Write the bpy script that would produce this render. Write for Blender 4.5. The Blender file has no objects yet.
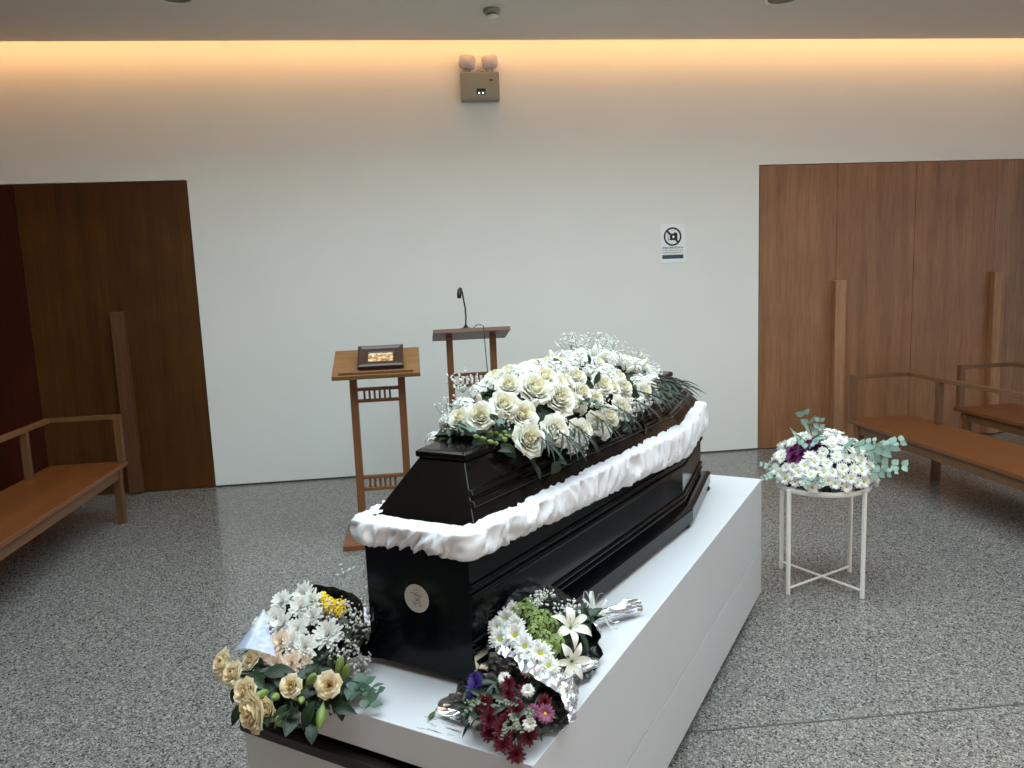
import bpy, math, random
import numpy as np
from mathutils import Vector, Matrix, noise
R = random.Random(7)
PI = math.pi
COL = bpy.context.scene.collection
sc = bpy.context.scene

# ------------------------------------------------------------------ helpers
def srgb(r, g, b):
    def f(c):
        c /= 255.0
        return c / 12.92 if c <= .04045 else ((c + .055) / 1.055) ** 2.4
    return (f(r), f(g), f(b), 1)

class MB:
    """collects shapes that become ONE mesh"""
    def __init__(s): s.v = []; s.f = []; s.m = []
    def add(s, vs, fs, mat=0, M=None):
        o = len(s.v)
        for p in vs:
            s.v.append(tuple(M @ Vector(p)) if M is not None else tuple(p))
        for f in fs:
            s.f.append(tuple(i + o for i in f)); s.m.append(mat)
        return s
    def box(s, a, b, mat=0, M=None):
        x0, y0, z0 = a; x1, y1, z1 = b
        vs = [(x0,y0,z0),(x1,y0,z0),(x1,y1,z0),(x0,y1,z0),(x0,y0,z1),(x1,y0,z1),(x1,y1,z1),(x0,y1,z1)]
        fs = [(3,2,1,0),(4,5,6,7),(0,1,5,4),(1,2,6,5),(2,3,7,6),(3,0,4,7)]
        return s.add(vs, fs, mat, M)
    def prism(s, poly, z0, z1, mat=0, M=None):
        n = len(poly)
        vs = [(x,y,z0) for x,y in poly] + [(x,y,z1) for x,y in poly]
        fs = [tuple(range(n-1,-1,-1)), tuple(range(n,2*n))] + [(i,(i+1)%n,n+(i+1)%n,n+i) for i in range(n)]
        return s.add(vs, fs, mat, M)
    def lathe(s, prof, n=24, mat=0, M=None):
        vs = []; fs = []
        for r, z in prof:
            for k in range(n):
                a = 2*PI*k/n; vs.append((r*math.cos(a), r*math.sin(a), z))
        for i in range(len(prof)-1):
            for k in range(n):
                fs.append((i*n+k, i*n+(k+1)%n, (i+1)*n+(k+1)%n, (i+1)*n+k))
        if prof[0][0] > 1e-6: fs.append(tuple(range(n-1,-1,-1)))
        if prof[-1][0] > 1e-6: fs.append(tuple((len(prof)-1)*n+k for k in range(n)))
        return s.add(vs, fs, mat, M)
    def tube(s, pts, r, n=8, mat=0, M=None, cap=True):
        pts = [Vector(p) for p in pts]; m = len(pts)
        rs = r if isinstance(r, (list, tuple)) else [r]*m
        vs = []; fs = []; ref = None
        for i, p in enumerate(pts):
            t = (pts[min(i+1,m-1)] - pts[max(i-1,0)]).normalized()
            if ref is None:
                ref = Vector((0,0,1)) if abs(t.z) < .9 else Vector((1,0,0))
            a = t.cross(ref)
            if a.length < 1e-5: a = t.orthogonal()
            a.normalize(); b = a.cross(t).normalized(); ref = b
            for k in range(n):
                q = 2*PI*k/n
                vs.append(p + rs[i]*(math.cos(q)*a + math.sin(q)*b))
        for i in range(m-1):
            for k in range(n):
                fs.append((i*n+(k+1)%n, i*n+k, (i+1)*n+k, (i+1)*n+(k+1)%n))
        if cap:
            fs.append(tuple(range(n))); fs.append(tuple((m-1)*n+k for k in range(n-1,-1,-1)))
        return s.add(vs, fs, mat, M)
    def ball(s, c, r, mat=0, nu=6, nv=4, M=None):
        rr = r if isinstance(r, (list,tuple)) else (r,r,r)
        vs = [(c[0],c[1],c[2]-rr[2])]; fs = []
        for j in range(1,nv):
            th = -PI/2 + PI*j/nv
            for k in range(nu):
                a = 2*PI*k/nu
                vs.append((c[0]+rr[0]*math.cos(th)*math.cos(a), c[1]+rr[1]*math.cos(th)*math.sin(a), c[2]+rr[2]*math.sin(th)))
        vs.append((c[0],c[1],c[2]+rr[2])); L = len(vs)-1
        for k in range(nu): fs.append((0,1+(k+1)%nu,1+k)); fs.append((L,1+(nv-2)*nu+k,1+(nv-2)*nu+(k+1)%nu))
        for j in range(nv-2):
            for k in range(nu):
                a=1+j*nu+k; b=1+j*nu+(k+1)%nu; fs.append((a,b,b+nu,a+nu))
        return s.add(vs, fs, mat, M)
    def grid(s, fn, nu, nv, mat=0, M=None, wrap=False):
        vs = [fn(i/(nu if wrap else nu-1), j/(nv-1)) for j in range(nv) for i in range(nu)]
        fs = []
        for j in range(nv-1):
            for i in range(nu if wrap else nu-1):
                fs.append((j*nu+i, j*nu+(i+1)%nu, (j+1)*nu+(i+1)%nu, (j+1)*nu+i))
        return s.add(vs, fs, mat, M)
    def mesh(s, name, mats, smooth=False):
        me = bpy.data.meshes.new(name)
        me.from_pydata(s.v, [], s.f)
        for m in mats: me.materials.append(m)
        me.polygons.foreach_set('material_index', s.m)
        if smooth: me.polygons.foreach_set('use_smooth', [True]*len(s.f))
        me.update()
        return me

def link(name, me, parent=None):
    o = bpy.data.objects.new(name, me); COL.objects.link(o)
    if parent is not None: o.parent = parent
    return o
def part(name, mb, mats, parent=None, smooth=False, bevel=0, label=None):
    if not isinstance(mats, (list,tuple)): mats = [mats]
    o = link(name, mb.mesh(name, mats, smooth), parent)
    if bevel:
        b = o.modifiers.new('bevel', 'BEVEL'); b.width = bevel; b.segments = 2; b.limit_method = 'ANGLE'; b.angle_limit = math.radians(40)
    if label: o['label'] = label
    return o
def tag(o, label, cat, group=None, kind=None):
    o['label'] = label; o['category'] = cat
    if group: o['group'] = group
    if kind: o['kind'] = kind
    return o
def thing(name, label, cat, loc=(0,0,0), rz=0, group=None):
    o = bpy.data.objects.new(name, None); COL.objects.link(o); o.empty_display_size = .1
    o.location = loc; o.rotation_euler = (0,0,rz)
    return tag(o, label, cat, group)
def struct(name, mb, mats, parent=None, bevel=0):
    o = part(name, mb, mats, parent, bevel=bevel)
    o['kind'] = 'structure'
    return o
def aim(p, n, roll=0, s=1.0):
    """matrix placing a template (facing +z) at p, facing n"""
    q = Vector(n).normalized().to_track_quat('Z', 'Y')
    return Matrix.Translation(p) @ q.to_matrix().to_4x4() @ Matrix.Rotation(roll, 4, 'Z') @ Matrix.Scale(s, 4)

# ------------------------------------------------------------------ materials
def new_mat(name):
    m = bpy.data.materials.new(name); m.use_nodes = True
    nt = m.node_tree
    return m, nt, nt.nodes['Principled BSDF']
def plain(name, col, rough=.5, metal=0, spec=.5, var=0, vscale=20, coat=0, sss=0, trans=0):
    m, nt, b = new_mat(name)
    b.inputs['Roughness'].default_value = rough; b.inputs['Metallic'].default_value = metal
    b.inputs['Specular IOR Level'].default_value = spec
    b.inputs['Coat Weight'].default_value = coat; b.inputs['Coat Roughness'].default_value = .08
    c = Vector(col[:3])
    tc = nt.nodes.new('ShaderNodeTexCoord'); nz = nt.nodes.new('ShaderNodeTexNoise'); nz.inputs['Scale'].default_value = vscale
    nt.links.new(tc.outputs['Object'], nz.inputs['Vector'])
    rp = nt.nodes.new('ShaderNodeValToRGB')
    rp.color_ramp.elements[0].position = .3; rp.color_ramp.elements[1].position = .7
    rp.color_ramp.elements[0].color = (*(c*(1-var)), 1); rp.color_ramp.elements[1].color = (*[min(1,x) for x in c*(1+var)], 1)
    nt.links.new(nz.outputs['Fac'], rp.inputs['Fac']); nt.links.new(rp.outputs['Color'], b.inputs['Base Color'])
    if trans:
        # thin petals and leaves let some light through
        t = nt.nodes.new('ShaderNodeBsdfTranslucent'); nt.links.new(rp.outputs['Color'], t.inputs['Color'])
        mx = nt.nodes.new('ShaderNodeMixShader'); mx.inputs['Fac'].default_value = trans
        nt.links.new(b.outputs['BSDF'], mx.inputs[1]); nt.links.new(t.outputs['BSDF'], mx.inputs[2])
        nt.links.new(mx.outputs['Shader'], nt.nodes['Material Output'].inputs['Surface'])
    return m
def wood(name, c0, c1, axis='Z', rough=.42, grain=14, spec=.4, blot=.0, seed=0):
    m, nt, b = new_mat(name)
    b.inputs['Roughness'].default_value = rough; b.inputs['Specular IOR Level'].default_value = spec
    tc = nt.nodes.new('ShaderNodeTexCoord'); mp = nt.nodes.new('ShaderNodeMapping')
    s = [grain]*3; s['XYZ'.index(axis)] = grain*.045
    mp.inputs['Scale'].default_value = s; mp.inputs['Location'].default_value = (seed, seed*2.1, seed*.7)
    nt.links.new(tc.outputs['Object'], mp.inputs['Vector'])
    n1 = nt.nodes.new('ShaderNodeTexNoise'); n1.inputs['Scale'].default_value = 1.0; n1.inputs['Detail'].default_value = 4; n1.inputs['Roughness'].default_value = .6
    n2 = nt.nodes.new('ShaderNodeTexNoise'); n2.inputs['Scale'].default_value = 9.0; n2.inputs['Detail'].default_value = 6; n2.inputs['Roughness'].default_value = .7
    nt.links.new(mp.outputs['Vector'], n1.inputs['Vector']); nt.links.new(mp.outputs['Vector'], n2.inputs['Vector'])
    mx = nt.nodes.new('ShaderNodeMath'); mx.operation = 'MULTIPLY_ADD'; mx.inputs[1].default_value = .55
    nt.links.new(n2.outputs['Fac'], mx.inputs[0]); 
    m2 = nt.nodes.new('ShaderNodeMath'); m2.operation = 'MULTIPLY'; m2.inputs[1].default_value = .5
    nt.links.new(n1.outputs['Fac'], m2.inputs[0]); nt.links.new(m2.outputs[0], mx.inputs[2])
    rp = nt.nodes.new('ShaderNodeValToRGB'); rp.color_ramp.elements[0].position = .36; rp.color_ramp.elements[1].position = .68
    rp.color_ramp.elements[0].color = c0; rp.color_ramp.elements[1].color = c1
    nt.links.new(mx.outputs[0], rp.inputs['Fac'])
    out = rp.outputs['Color']
    if blot:
        n3 = nt.nodes.new('ShaderNodeTexNoise'); n3.inputs['Scale'].default_value = 2.2; n3.inputs['Detail'].default_value = 3
        nt.links.new(tc.outputs['Object'], n3.inputs['Vector'])
        r3 = nt.nodes.new('ShaderNodeValToRGB'); r3.color_ramp.elements[0].position = .35; r3.color_ramp.elements[1].position = .65
        k = 1-blot; r3.color_ramp.elements[0].color = (k,k,k,1); r3.color_ramp.elements[1].color = (1,1,1,1)
        nt.links.new(n3.outputs['Fac'], r3.inputs['Fac'])
        mm = nt.nodes.new('ShaderNodeMixRGB'); mm.blend_type = 'MULTIPLY'; mm.inputs['Fac'].default_value = 1
        nt.links.new(out, mm.inputs[1]); nt.links.new(r3.outputs['Color'], mm.inputs[2]); out = mm.outputs['Color']
    nt.links.new(out, b.inputs['Base Color'])
    bp = nt.nodes.new('ShaderNodeBump'); bp.inputs['Strength'].default_value = .06; bp.inputs['Distance'].default_value = .004
    nt.links.new(n2.outputs['Fac'], bp.inputs['Height']); nt.links.new(bp.outputs['Normal'], b.inputs['Normal'])
    return m

def terrazzo():
    m, nt, b = new_mat('terrazzo')
    tc = nt.nodes.new('ShaderNodeTexCoord')
    def vor(scale):
        v = nt.nodes.new('ShaderNodeTexVoronoi'); v.inputs['Scale'].default_value = scale
        nt.links.new(tc.outputs['Object'], v.inputs['Vector'])
        s = nt.nodes.new('ShaderNodeSeparateColor'); nt.links.new(v.outputs['Color'], s.inputs['Color'])
        return v, s
    v1, s1 = vor(290); v2, s2 = vor(150)
    rp = nt.nodes.new('ShaderNodeValToRGB'); e = rp.color_ramp.elements
    rp.color_ramp.interpolation = 'CONSTANT'
    e[0].position = 0; e[0].color = srgb(54,53,54)
    e[1].position = .2; e[1].color = srgb(102,100,99)
    for p, c in ((.42, srgb(118,116,114)), (.66, srgb(132,130,127)), (.86, srgb(161,159,155))):
        q = e.new(p); q.color = c
    nt.links.new(s1.outputs['Red'], rp.inputs['Fac'])
    r2 = nt.nodes.new('ShaderNodeValToRGB'); r2.color_ramp.interpolation = 'CONSTANT'; e = r2.color_ramp.elements
    e[0].position = 0; e[0].color = srgb(63,63,63); e[1].position = .22; e[1].color = srgb(120,118,115)
    q = e.new(.72); q.color = srgb(158,155,151)
    nt.links.new(s2.outputs['Green'], r2.inputs['Fac'])
    gt = nt.nodes.new('ShaderNodeMath'); gt.operation = 'GREATER_THAN'; gt.inputs[1].default_value = .62
    nt.links.new(s2.outputs['Blue'], gt.inputs[0])
    mx = nt.nodes.new('ShaderNodeMixRGB'); nt.links.new(gt.outputs[0], mx.inputs['Fac'])
    nt.links.new(rp.outputs['Color'], mx.inputs[1]); nt.links.new(r2.outputs['Color'], mx.inputs[2])
    # worn, slightly uneven tone over metres
    n = nt.nodes.new('ShaderNodeTexNoise'); n.inputs['Scale'].default_value = .9; n.inputs['Detail'].default_value = 3
    nt.links.new(tc.outputs['Object'], n.inputs['Vector'])
    r3 = nt.nodes.new('ShaderNodeValToRGB'); r3.color_ramp.elements[0].color = (.86,.85,.84,1); r3.color_ramp.elements[1].color = (1.0,1.0,1.0,1)
    nt.links.new(n.outputs['Fac'], r3.inputs['Fac'])
    mm = nt.nodes.new('ShaderNodeMixRGB'); mm.blend_type = 'MULTIPLY'; mm.inputs['Fac'].default_value = 1
    nt.links.new(mx.outputs['Color'], mm.inputs[1]); nt.links.new(r3.outputs['Color'], mm.inputs[2])
    nt.links.new(mm.outputs['Color'], b.inputs['Base Color'])
    b.inputs['Roughness'].default_value = .17; b.inputs['Specular IOR Level'].default_value = .5
    return m

def film(name, tint, amount=.35, rough=.08):
    m, nt, b = new_mat(name)
    nt.nodes.remove(b)
    t = nt.nodes.new('ShaderNodeBsdfTransparent'); g = nt.nodes.new('ShaderNodeBsdfPrincipled')
    g.inputs['Base Color'].default_value = tint; g.inputs['Roughness'].default_value = rough; g.inputs['Specular IOR Level'].default_value = 1.0
    mx = nt.nodes.new('ShaderNodeMixShader'); mx.inputs['Fac'].default_value = amount
    nt.links.new(t.outputs[0], mx.inputs[1]); nt.links.new(g.outputs[0], mx.inputs[2])
    nt.links.new(mx.outputs[0], nt.nodes['Material Output'].inputs['Surface'])
    return m
def two_sided(name, front, back):
    """a sheet with a silver face and a black lining"""
    m, nt, b = new_mat(name)
    b.inputs['Base Color'].default_value = front[0]; b.inputs['Metallic'].default_value = front[2]; b.inputs['Roughness'].default_value = front[1]
    b2 = nt.nodes.new('ShaderNodeBsdfPrincipled'); b2.inputs['Base Color'].default_value = back[0]; b2.inputs['Roughness'].default_value = back[1]; b2.inputs['Metallic'].default_value = back[2]
    g = nt.nodes.new('ShaderNodeNewGeometry'); mx = nt.nodes.new('ShaderNodeMixShader')
    nt.links.new(g.outputs['Backfacing'], mx.inputs['Fac']); nt.links.new(b.outputs[0], mx.inputs[1]); nt.links.new(b2.outputs[0], mx.inputs[2])
    nt.links.new(mx.outputs[0], nt.nodes['Material Output'].inputs['Surface'])
    return m

M_wall = plain('wall_paint', srgb(226,227,224), .7, var=.012, vscale=3)
M_ceil = plain('ceiling_paint', srgb(226,222,216), .8, var=.01, vscale=3)
M_floor = terrazzo()
M_door = wood('door_veneer', srgb(118,78,50), srgb(166,118,82), 'Z', .42, 9, .45, .14, 1)
M_door2 = wood('door_veneer_light', srgb(112,76,50), srgb(162,120,88), 'Z', .4, 9, .5, .12, 4)
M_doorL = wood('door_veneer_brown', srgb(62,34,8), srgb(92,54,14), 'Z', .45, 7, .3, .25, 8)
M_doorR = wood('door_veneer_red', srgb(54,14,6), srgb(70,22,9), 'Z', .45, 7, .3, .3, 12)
M_bar = wood('handle_oak', srgb(124,86,58), srgb(178,134,100), 'Z', .45, 22, .4)
M_barL = wood('handle_walnut', srgb(72,44,26), srgb(104,68,44), 'Z', .45, 22, .4)
M_darkwall = wood('unseen_wall_dark_wood', srgb(70,42,22), srgb(104,68,40), 'Z', .5, 7, .4)  # dark tone invented for the unseen left wall
M_seat = wood('bench_seat_wood', srgb(92,52,24), srgb(120,70,34), 'Y', .35, 10, .5)
M_rail = wood('bench_rail_wood', srgb(84,54,30), srgb(122,84,52), 'Y', .4, 14, .45)
M_leg = wood('bench_leg_wood', srgb(78,50,28), srgb(114,78,48), 'Z', .4, 16, .45)
M_desk = wood('lectern_desk_wood', srgb(108,74,40), srgb(142,102,62), 'X', .42, 12, .45)
M_post = wood('lectern_post_wood', srgb(88,50,22), srgb(128,80,42), 'Z', .42, 16, .45)
M_rung = wood('lectern_rung_wood', srgb(88,50,22), srgb(132,84,44), 'X', .42, 16, .45)
M_deskdk = wood('dark_desk_wood', srgb(84,58,44), srgb(122,90,70), 'X', .42, 12, .45)
M_dark = plain('dark_gap', srgb(14,13,12), .8)
M_black = plain('black_lacquer', (.0014,.0026,.0042,1), .14, spec=.17, coat=.02)
M_lid = plain('lid_lacquer', (.0045,.0032,.0026,1), .16, spec=.2, coat=.03)
M_satin = plain('white_satin', srgb(220,221,227), .3, spec=.5, var=.01)
M_plinth = plain('plinth_paint', srgb(202,202,207), .3, spec=.35, var=.01, vscale=5)
M_white = plain('white_enamel', srgb(232,230,224), .35)
M_metal = plain('dark_metal', srgb(62,56,54), .4, metal=.5)
M_blackpl = plain('black_plastic', srgb(18,18,20), .4)
M_label = plain('sticker_paper', srgb(176,172,166), .5)
M_ink = plain('black_ink', srgb(14,14,16), .6)
M_greyink = plain('grey_ink', srgb(70,74,78), .6)
M_blueink = plain('slate_ink', srgb(48,74,84), .6)
M_sign = plain('sign_board', srgb(232,238,242), .4)
M_grey = plain('grey_housing', srgb(146,144,132), .5)
M_lens = plain('lamp_lens', srgb(206,196,200), .25, spec=.6)
M_steel = plain('steel', srgb(170,165,158), .3, metal=.8)
# petals and leaves
M_rose_o = plain('white_petal', srgb(240,239,229), .55, var=.02, vscale=30, trans=.25)
M_rose_i = plain('cream_petal', srgb(244,238,212), .55, var=.03, vscale=30, trans=.25)
M_champ_o = plain('champagne_petal', srgb(246,234,204), .55, var=.03, vscale=30, trans=.25)
M_champ_i = plain('honey_petal', srgb(242,220,176), .55, var=.04, vscale=30, trans=.25)
M_mum = plain('chalk_petal', srgb(238,238,235), .55, var=.02, vscale=30, trans=.25)
M_mump = plain('blush_petal', srgb(248,232,216), .55, var=.02, vscale=30, trans=.25)
M_yel = plain('yellow_petal', srgb(242,208,22), .55, var=.1, vscale=40, trans=.2)
M_eye = plain('green_yellow_eye', srgb(176,184,48), .7, var=.15, vscale=150)
M_eyey = plain('yellow_eye', srgb(216,190,50), .7, var=.15, vscale=150)
M_red = plain('wine_petal', srgb(96,13,36), .6, var=.25, vscale=60, trans=.15)
M_mauve = plain('mauve_petal', srgb(152,84,122), .6, var=.15, vscale=60, trans=.15)
M_violet = plain('violet_petal', srgb(66,38,130), .6, var=.2, vscale=60, trans=.15)
M_purp = plain('purple_petal', srgb(112,32,98), .6, var=.2, vscale=60, trans=.15)
M_leaf = plain('dark_leaf', srgb(32,50,31), .45, var=.25, vscale=25, trans=.15)
M_palm = plain('palm_leaf', srgb(22,34,25), .55, var=.25, vscale=25, trans=.1)
M_euc = plain('eucalyptus_leaf', srgb(136,162,150), .55, var=.1, vscale=25, trans=.15)
M_eucd = plain('deep_eucalyptus_leaf', srgb(78,104,88), .5, var=.12, vscale=25, trans=.12)
M_silverleaf = plain('silver_leaf', srgb(104,114,96), .6, var=.15, vscale=40, trans=.15)
M_lime = plain('lime_green', srgb(128,148,76), .55, var=.2, vscale=50, trans=.2)
M_bud = plain('lily_bud_green', srgb(128,152,80), .45, var=.15, vscale=25, trans=.2)
M_stem = plain('stem_green', srgb(74,98,52), .5, var=.1)
M_foil = two_sided('silver_black_foil', (srgb(222,220,218), .16, 1), (srgb(14,14,16), .3, 0))
M_foil3 = two_sided('thin_silver_foil', (srgb(226,226,230), .24, .95), (srgb(222,222,228), .24, .9))
M_foil2 = plain('silver_film', srgb(220,222,226), .14, metal=1)
M_blackwrap = plain('black_wrap', srgb(16,16,17), .3)
M_cream = plain('cream_paper', srgb(222,212,180), .6, trans=.3)
M_cello = film('clear_cellophane', srgb(170,182,214), .55)
M_clear = film('smoky_cellophane', srgb(150,152,156), .22)
M_ribbon = plain('white_ribbon', srgb(236,236,234), .35, trans=.2)

# ------------------------------------------------------------------ camera
H = 1.55
cam_d = bpy.data.cameras.new('camera'); cam_o = bpy.data.objects.new('camera', cam_d); COL.objects.link(cam_o)
pitch, roll, yaw = .1415, -.03953, .1215
fw = Vector((math.sin(yaw)*math.cos(pitch), math.cos(yaw)*math.cos(pitch), -math.sin(pitch)))
r0 = Vector((math.cos(yaw), -math.sin(yaw), 0)); u0 = r0.cross(fw)
rt = math.cos(roll)*r0 + math.sin(roll)*u0; up = -math.sin(roll)*r0 + math.cos(roll)*u0
Mc = Matrix(((rt.x,up.x,-fw.x,0),(rt.y,up.y,-fw.y,0),(rt.z,up.z,-fw.z,H),(0,0,0,1)))
cam_o.matrix_world = Mc
cam_d.sensor_fit = 'HORIZONTAL'; cam_d.sensor_width = 36; cam_d.lens = 773.5/1024*36; cam_d.clip_start = .05
sc.camera = cam_o

# ------------------------------------------------------------------ room shell
D = 6.09; ZC = 3.235; XL, XR, YF = -4.6, 7.4, -3.6
b = MB(); b.box((XL-.2, YF-.2, -.1), (XR+.2, D+.3, 0)); struct('floor', b, M_floor)
# joints cut in the terrazzo
def joint(name, p, q, w=.0035):
    p = Vector(p); q = Vector(q); t = (q-p).normalized(); n = Vector((-t.y, t.x))*w
    b = MB(); b.prism([(p+n).to_tuple(), (p-n).to_tuple(), (q-n).to_tuple(), (q+n).to_tuple()], .0002, .0008)
    struct(name, b, M_joint)
M_joint = plain('joint_strip', srgb(70,69,68), .5)
joint('trim_1', (.62, 2.335), (6.8, 2.04))
def boxes(name, lst, mat):
    b = MB()
    for a, c in lst: b.box(a, c)
    return struct(name, b, mat)
# back wall with two door openings; the doors sit in them
DL0, DL1, DHL = -3.72, -1.603, 2.325
DR0, DR1, DHR = 2.812, 5.632, 2.337
boxes('wall_back', [((XL, D, 0), (DL0, D+.2, 3.7)), ((DL0, D, DHL), (DL1, D+.2, 3.7)), ((DL1, D, 0), (DR0, D+.2, 3.7)),
                    ((DR0, D, DHR), (DR1, D+.2, 3.7)), ((DR1, D, 0), (XR, D+.2, 3.7))], M_wall)
WZ0, WZ1 = .25, 2.9
def wall_with_windows(name, axis, pos, lo, hi, wins, out):
    lst = []
    edges = [lo]; 
    for a, c in wins: edges += [a, c]
    edges.append(hi)
    def bx(s0, s1, z0, z1):
        if axis == 'x':
            x0, x1 = sorted((pos, pos+out)); return ((x0, s0, z0), (x1, s1, z1))
        y0, y1 = sorted((pos, pos+out)); return ((s0, y0, z0), (s1, y1, z1))
    for i in range(0, len(edges), 2): lst.append(bx(edges[i], edges[i+1], 0, 3.7))
    for a, c in wins: lst.append(bx(a, c, 0, WZ0)); lst.append(bx(a, c, WZ1, 3.7))
    boxes(name, lst, M_wall)
WR = [(-2.6, 3.4)]; WF = [(-1.0, 3.0), (3.6, 6.8)]
boxes('wall_left', [((XL-.2, YF, 0), (XL, D, 3.7))], M_darkwall)  # out of view; dark wood put in to cut bounce on the left
wall_with_windows('wall_right', 'x', XR, YF, D, WR, .2)
wall_with_windows('wall_front', 'y', YF, XL, XR, WF, -.2)
def window(name, axis, pos, a, c):
    b = MB(); w = .06; n = 3
    def bx(s0, s1, z0, z1):
        if axis == 'x': b.box((pos+.06, s0, z0), (pos+.12, s1, z1))
        else: b.box((s0, pos-.12, z0), (s1, pos-.06, z1))
    bx(a, c, WZ0, WZ0+w); bx(a, c, WZ1-w, WZ1)
    for k in range(n+1):
        s = a + (c-a-w)*k/n; bx(s, s+w, WZ0+w, WZ1-w)
    struct(name, b, M_blackpl)
window('window_1', 'x', XR, *WR[0]); window('window_2', 'y', YF, *WF[0]); window('window_3', 'y', YF, *WF[1])
# ceiling stops short of the back wall and hides a light slot
GAP = D-.215
SX0, SX1, SY0, SY1 = -1.7, 3.3, .3, 4.2          # skylight opening over the middle of the room
def holed(z0, z1):
    return [((XL, YF, z0), (SX0, GAP, z1)), ((SX1, YF, z0), (XR, GAP, z1)), ((SX0, YF, z0), (SX1, SY0, z1)), ((SX0, SY1, z0), (SX1, GAP, z1))]
boxes('ceiling', holed(ZC, ZC+.06) + [((XL, GAP-.03, ZC+.06), (XR, GAP, ZC+.12)), ((XL, GAP-.4, 3.62), (XR, D, 3.7)),
      ((SX0-.05, SY0-.05, ZC+.06), (SX0, SY1+.05, 4.75)), ((SX1, SY0-.05, ZC+.06), (SX1+.05, SY1+.05, 4.75)), ((SX0, SY0-.05, ZC+.06), (SX1, SY0, 4.75)), ((SX0, SY1, ZC+.06), (SX1, SY1+.05, 4.75))], M_ceil)  # unseen shaft walls, made deep to keep the wall top dark

def door(n, x0, x1, h, mat, bar=None, barmat=None, bar_top=1.385):
    b = MB(); b.box((x0+.002, D-.001, .006), (x1-.002, D+.05, h-.006))
    d = struct('door_%d' % n, b, mat)
    if bar is not None:
        c = MB(); c.box((bar-.047, D-.062, .012), (bar+.047, D-.002, bar_top))
        part('door_handle', c, barmat, d, bevel=.003)
    return d
b = MB(); b.box((DL0, D+.1, 0), (DL1, D+.12, DHL)); b.box((DR0, D+.1, 0), (DR1, D+.12, DHR)); struct('trim_2', b, M_dark)
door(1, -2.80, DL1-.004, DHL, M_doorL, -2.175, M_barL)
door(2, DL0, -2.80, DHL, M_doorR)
door(3, DR0+.004, 3.484, DHR, M_door)
door(4, 3.484, 4.176, DHR, M_door, 3.50, M_bar, 1.392)
door(5, 4.176, 4.904, DHR, M_door)
door(6, 4.904, DR1, DHR, M_door2, 4.93, M_bar, 1.405)
b = MB(); b.box((DL1, D-.004, 0), (DR0, D, .012)); struct('wall_foot_line', b, plain('floor_gap_line', srgb(60,58,56), .7))  # thin dark strip along the foot of the back wall

# light strip in the slot above the ceiling edge
b = MB(); b.box((XL+.1, D-.185, ZC+.075), (XR-.1, D-.165, ZC+.085))
M_led, nt_, b_ = new_mat('led_strip_glow')
b_.inputs['Base Color'].default_value = (.8,.8,.8,1)
b_.inputs['Emission Color'].default_value = (1.0, .52, .19, 1); b_.inputs['Emission Strength'].default_value = 20
struct('trim_3', b, M_led)

# ------------------------------------------------------------------ ceiling fittings
def ceiling_light(x, y, label):
    t = thing('ceiling_light', label, 'ceiling light', (x, y, ZC), 0, 'recessed ceiling lights')
    b = MB(); b.lathe([(.098,0),(.112,0),(.114,-.004),(.108,-.008),(.096,-.006),(.094,.0)], 40); part('rim', b, M_white, t, True)
    b = MB(); b.lathe([(.0,-.0012),(.094,-.0012),(.094,-.0004),(.0,-.0004)], 40); part('reflector', b, plain('dark_reflector', srgb(70,64,64), .3, metal=.5), t, True)
ceiling_light(-1.292, 5.02, 'round recessed ceiling light at top left of the back wall')
ceiling_light(2.466, 5.01, 'round recessed ceiling light above the right wooden doors')
t = thing('smoke_detector', 'small round smoke detector on the ceiling above the emergency light', 'smoke detector', (.604, 5.225, ZC))
b = MB(); b.lathe([(.05,0),(.055,-.004),(.055,-.02),(.05,-.027),(.036,-.03)], 28); part('base', b, M_grey, t, True)
b = MB(); b.lathe([(.032,-.030),(.030,-.036)], 28); part('vent_ring', b, M_blackpl, t, True)
b = MB(); b.lathe([(.034,-.036),(.037,-.040),(.03,-.048),(.012,-.053),(0,-.054)], 28); part('sensor_cap', b, M_white, t, True)

# ------------------------------------------------------------------ emergency light on the wall
t = thing('emergency_light', 'grey emergency light box with two lamp heads high on white wall', 'emergency light', (.585, D, 2.845))
b = MB(); b.box((-.145,-.075,0),(.145,-.0006,.205)); part('body', b, M_grey, t, bevel=.006)
b = MB(); b.box((-.128,-.079,.014),(.128,-.0755,.191)); part('front_cover', b, M_grey, t, bevel=.003)
b = MB(); b.box((-.03,-.081,.042),(.036,-.0795,.084)); w = part('display_window', b, M_blackpl, t)
M_ledg, nt_, b_ = new_mat('status_led'); b_.inputs['Emission Color'].default_value = (.75,1,.8,1); b_.inputs['Emission Strength'].default_value = 2.2
for x in (-.012, .017):
    b = MB(); b.box((x-.006,-.0822,.047),(x+.006,-.0812,.057)); part('status_light', b, M_ledg, w)
b = MB(); b.box((.068,-.0803,.138),(.098,-.0793,.150)); part('label_mark', b, M_greyink, t)
b = MB(); b.box((-.112,-.0803,.072),(-.058,-.0793,.080)); part('label_mark', b, plain('faint_ink', srgb(150,144,134), .6), t)
b = MB(); b.tube([(-.03,-.04,.2),(-.02,-.04,.218),(.0,-.04,.224),(.03,-.04,.214),(.045,-.04,.2)], .003, 6); part('cable', b, M_grey, t, True)
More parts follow.
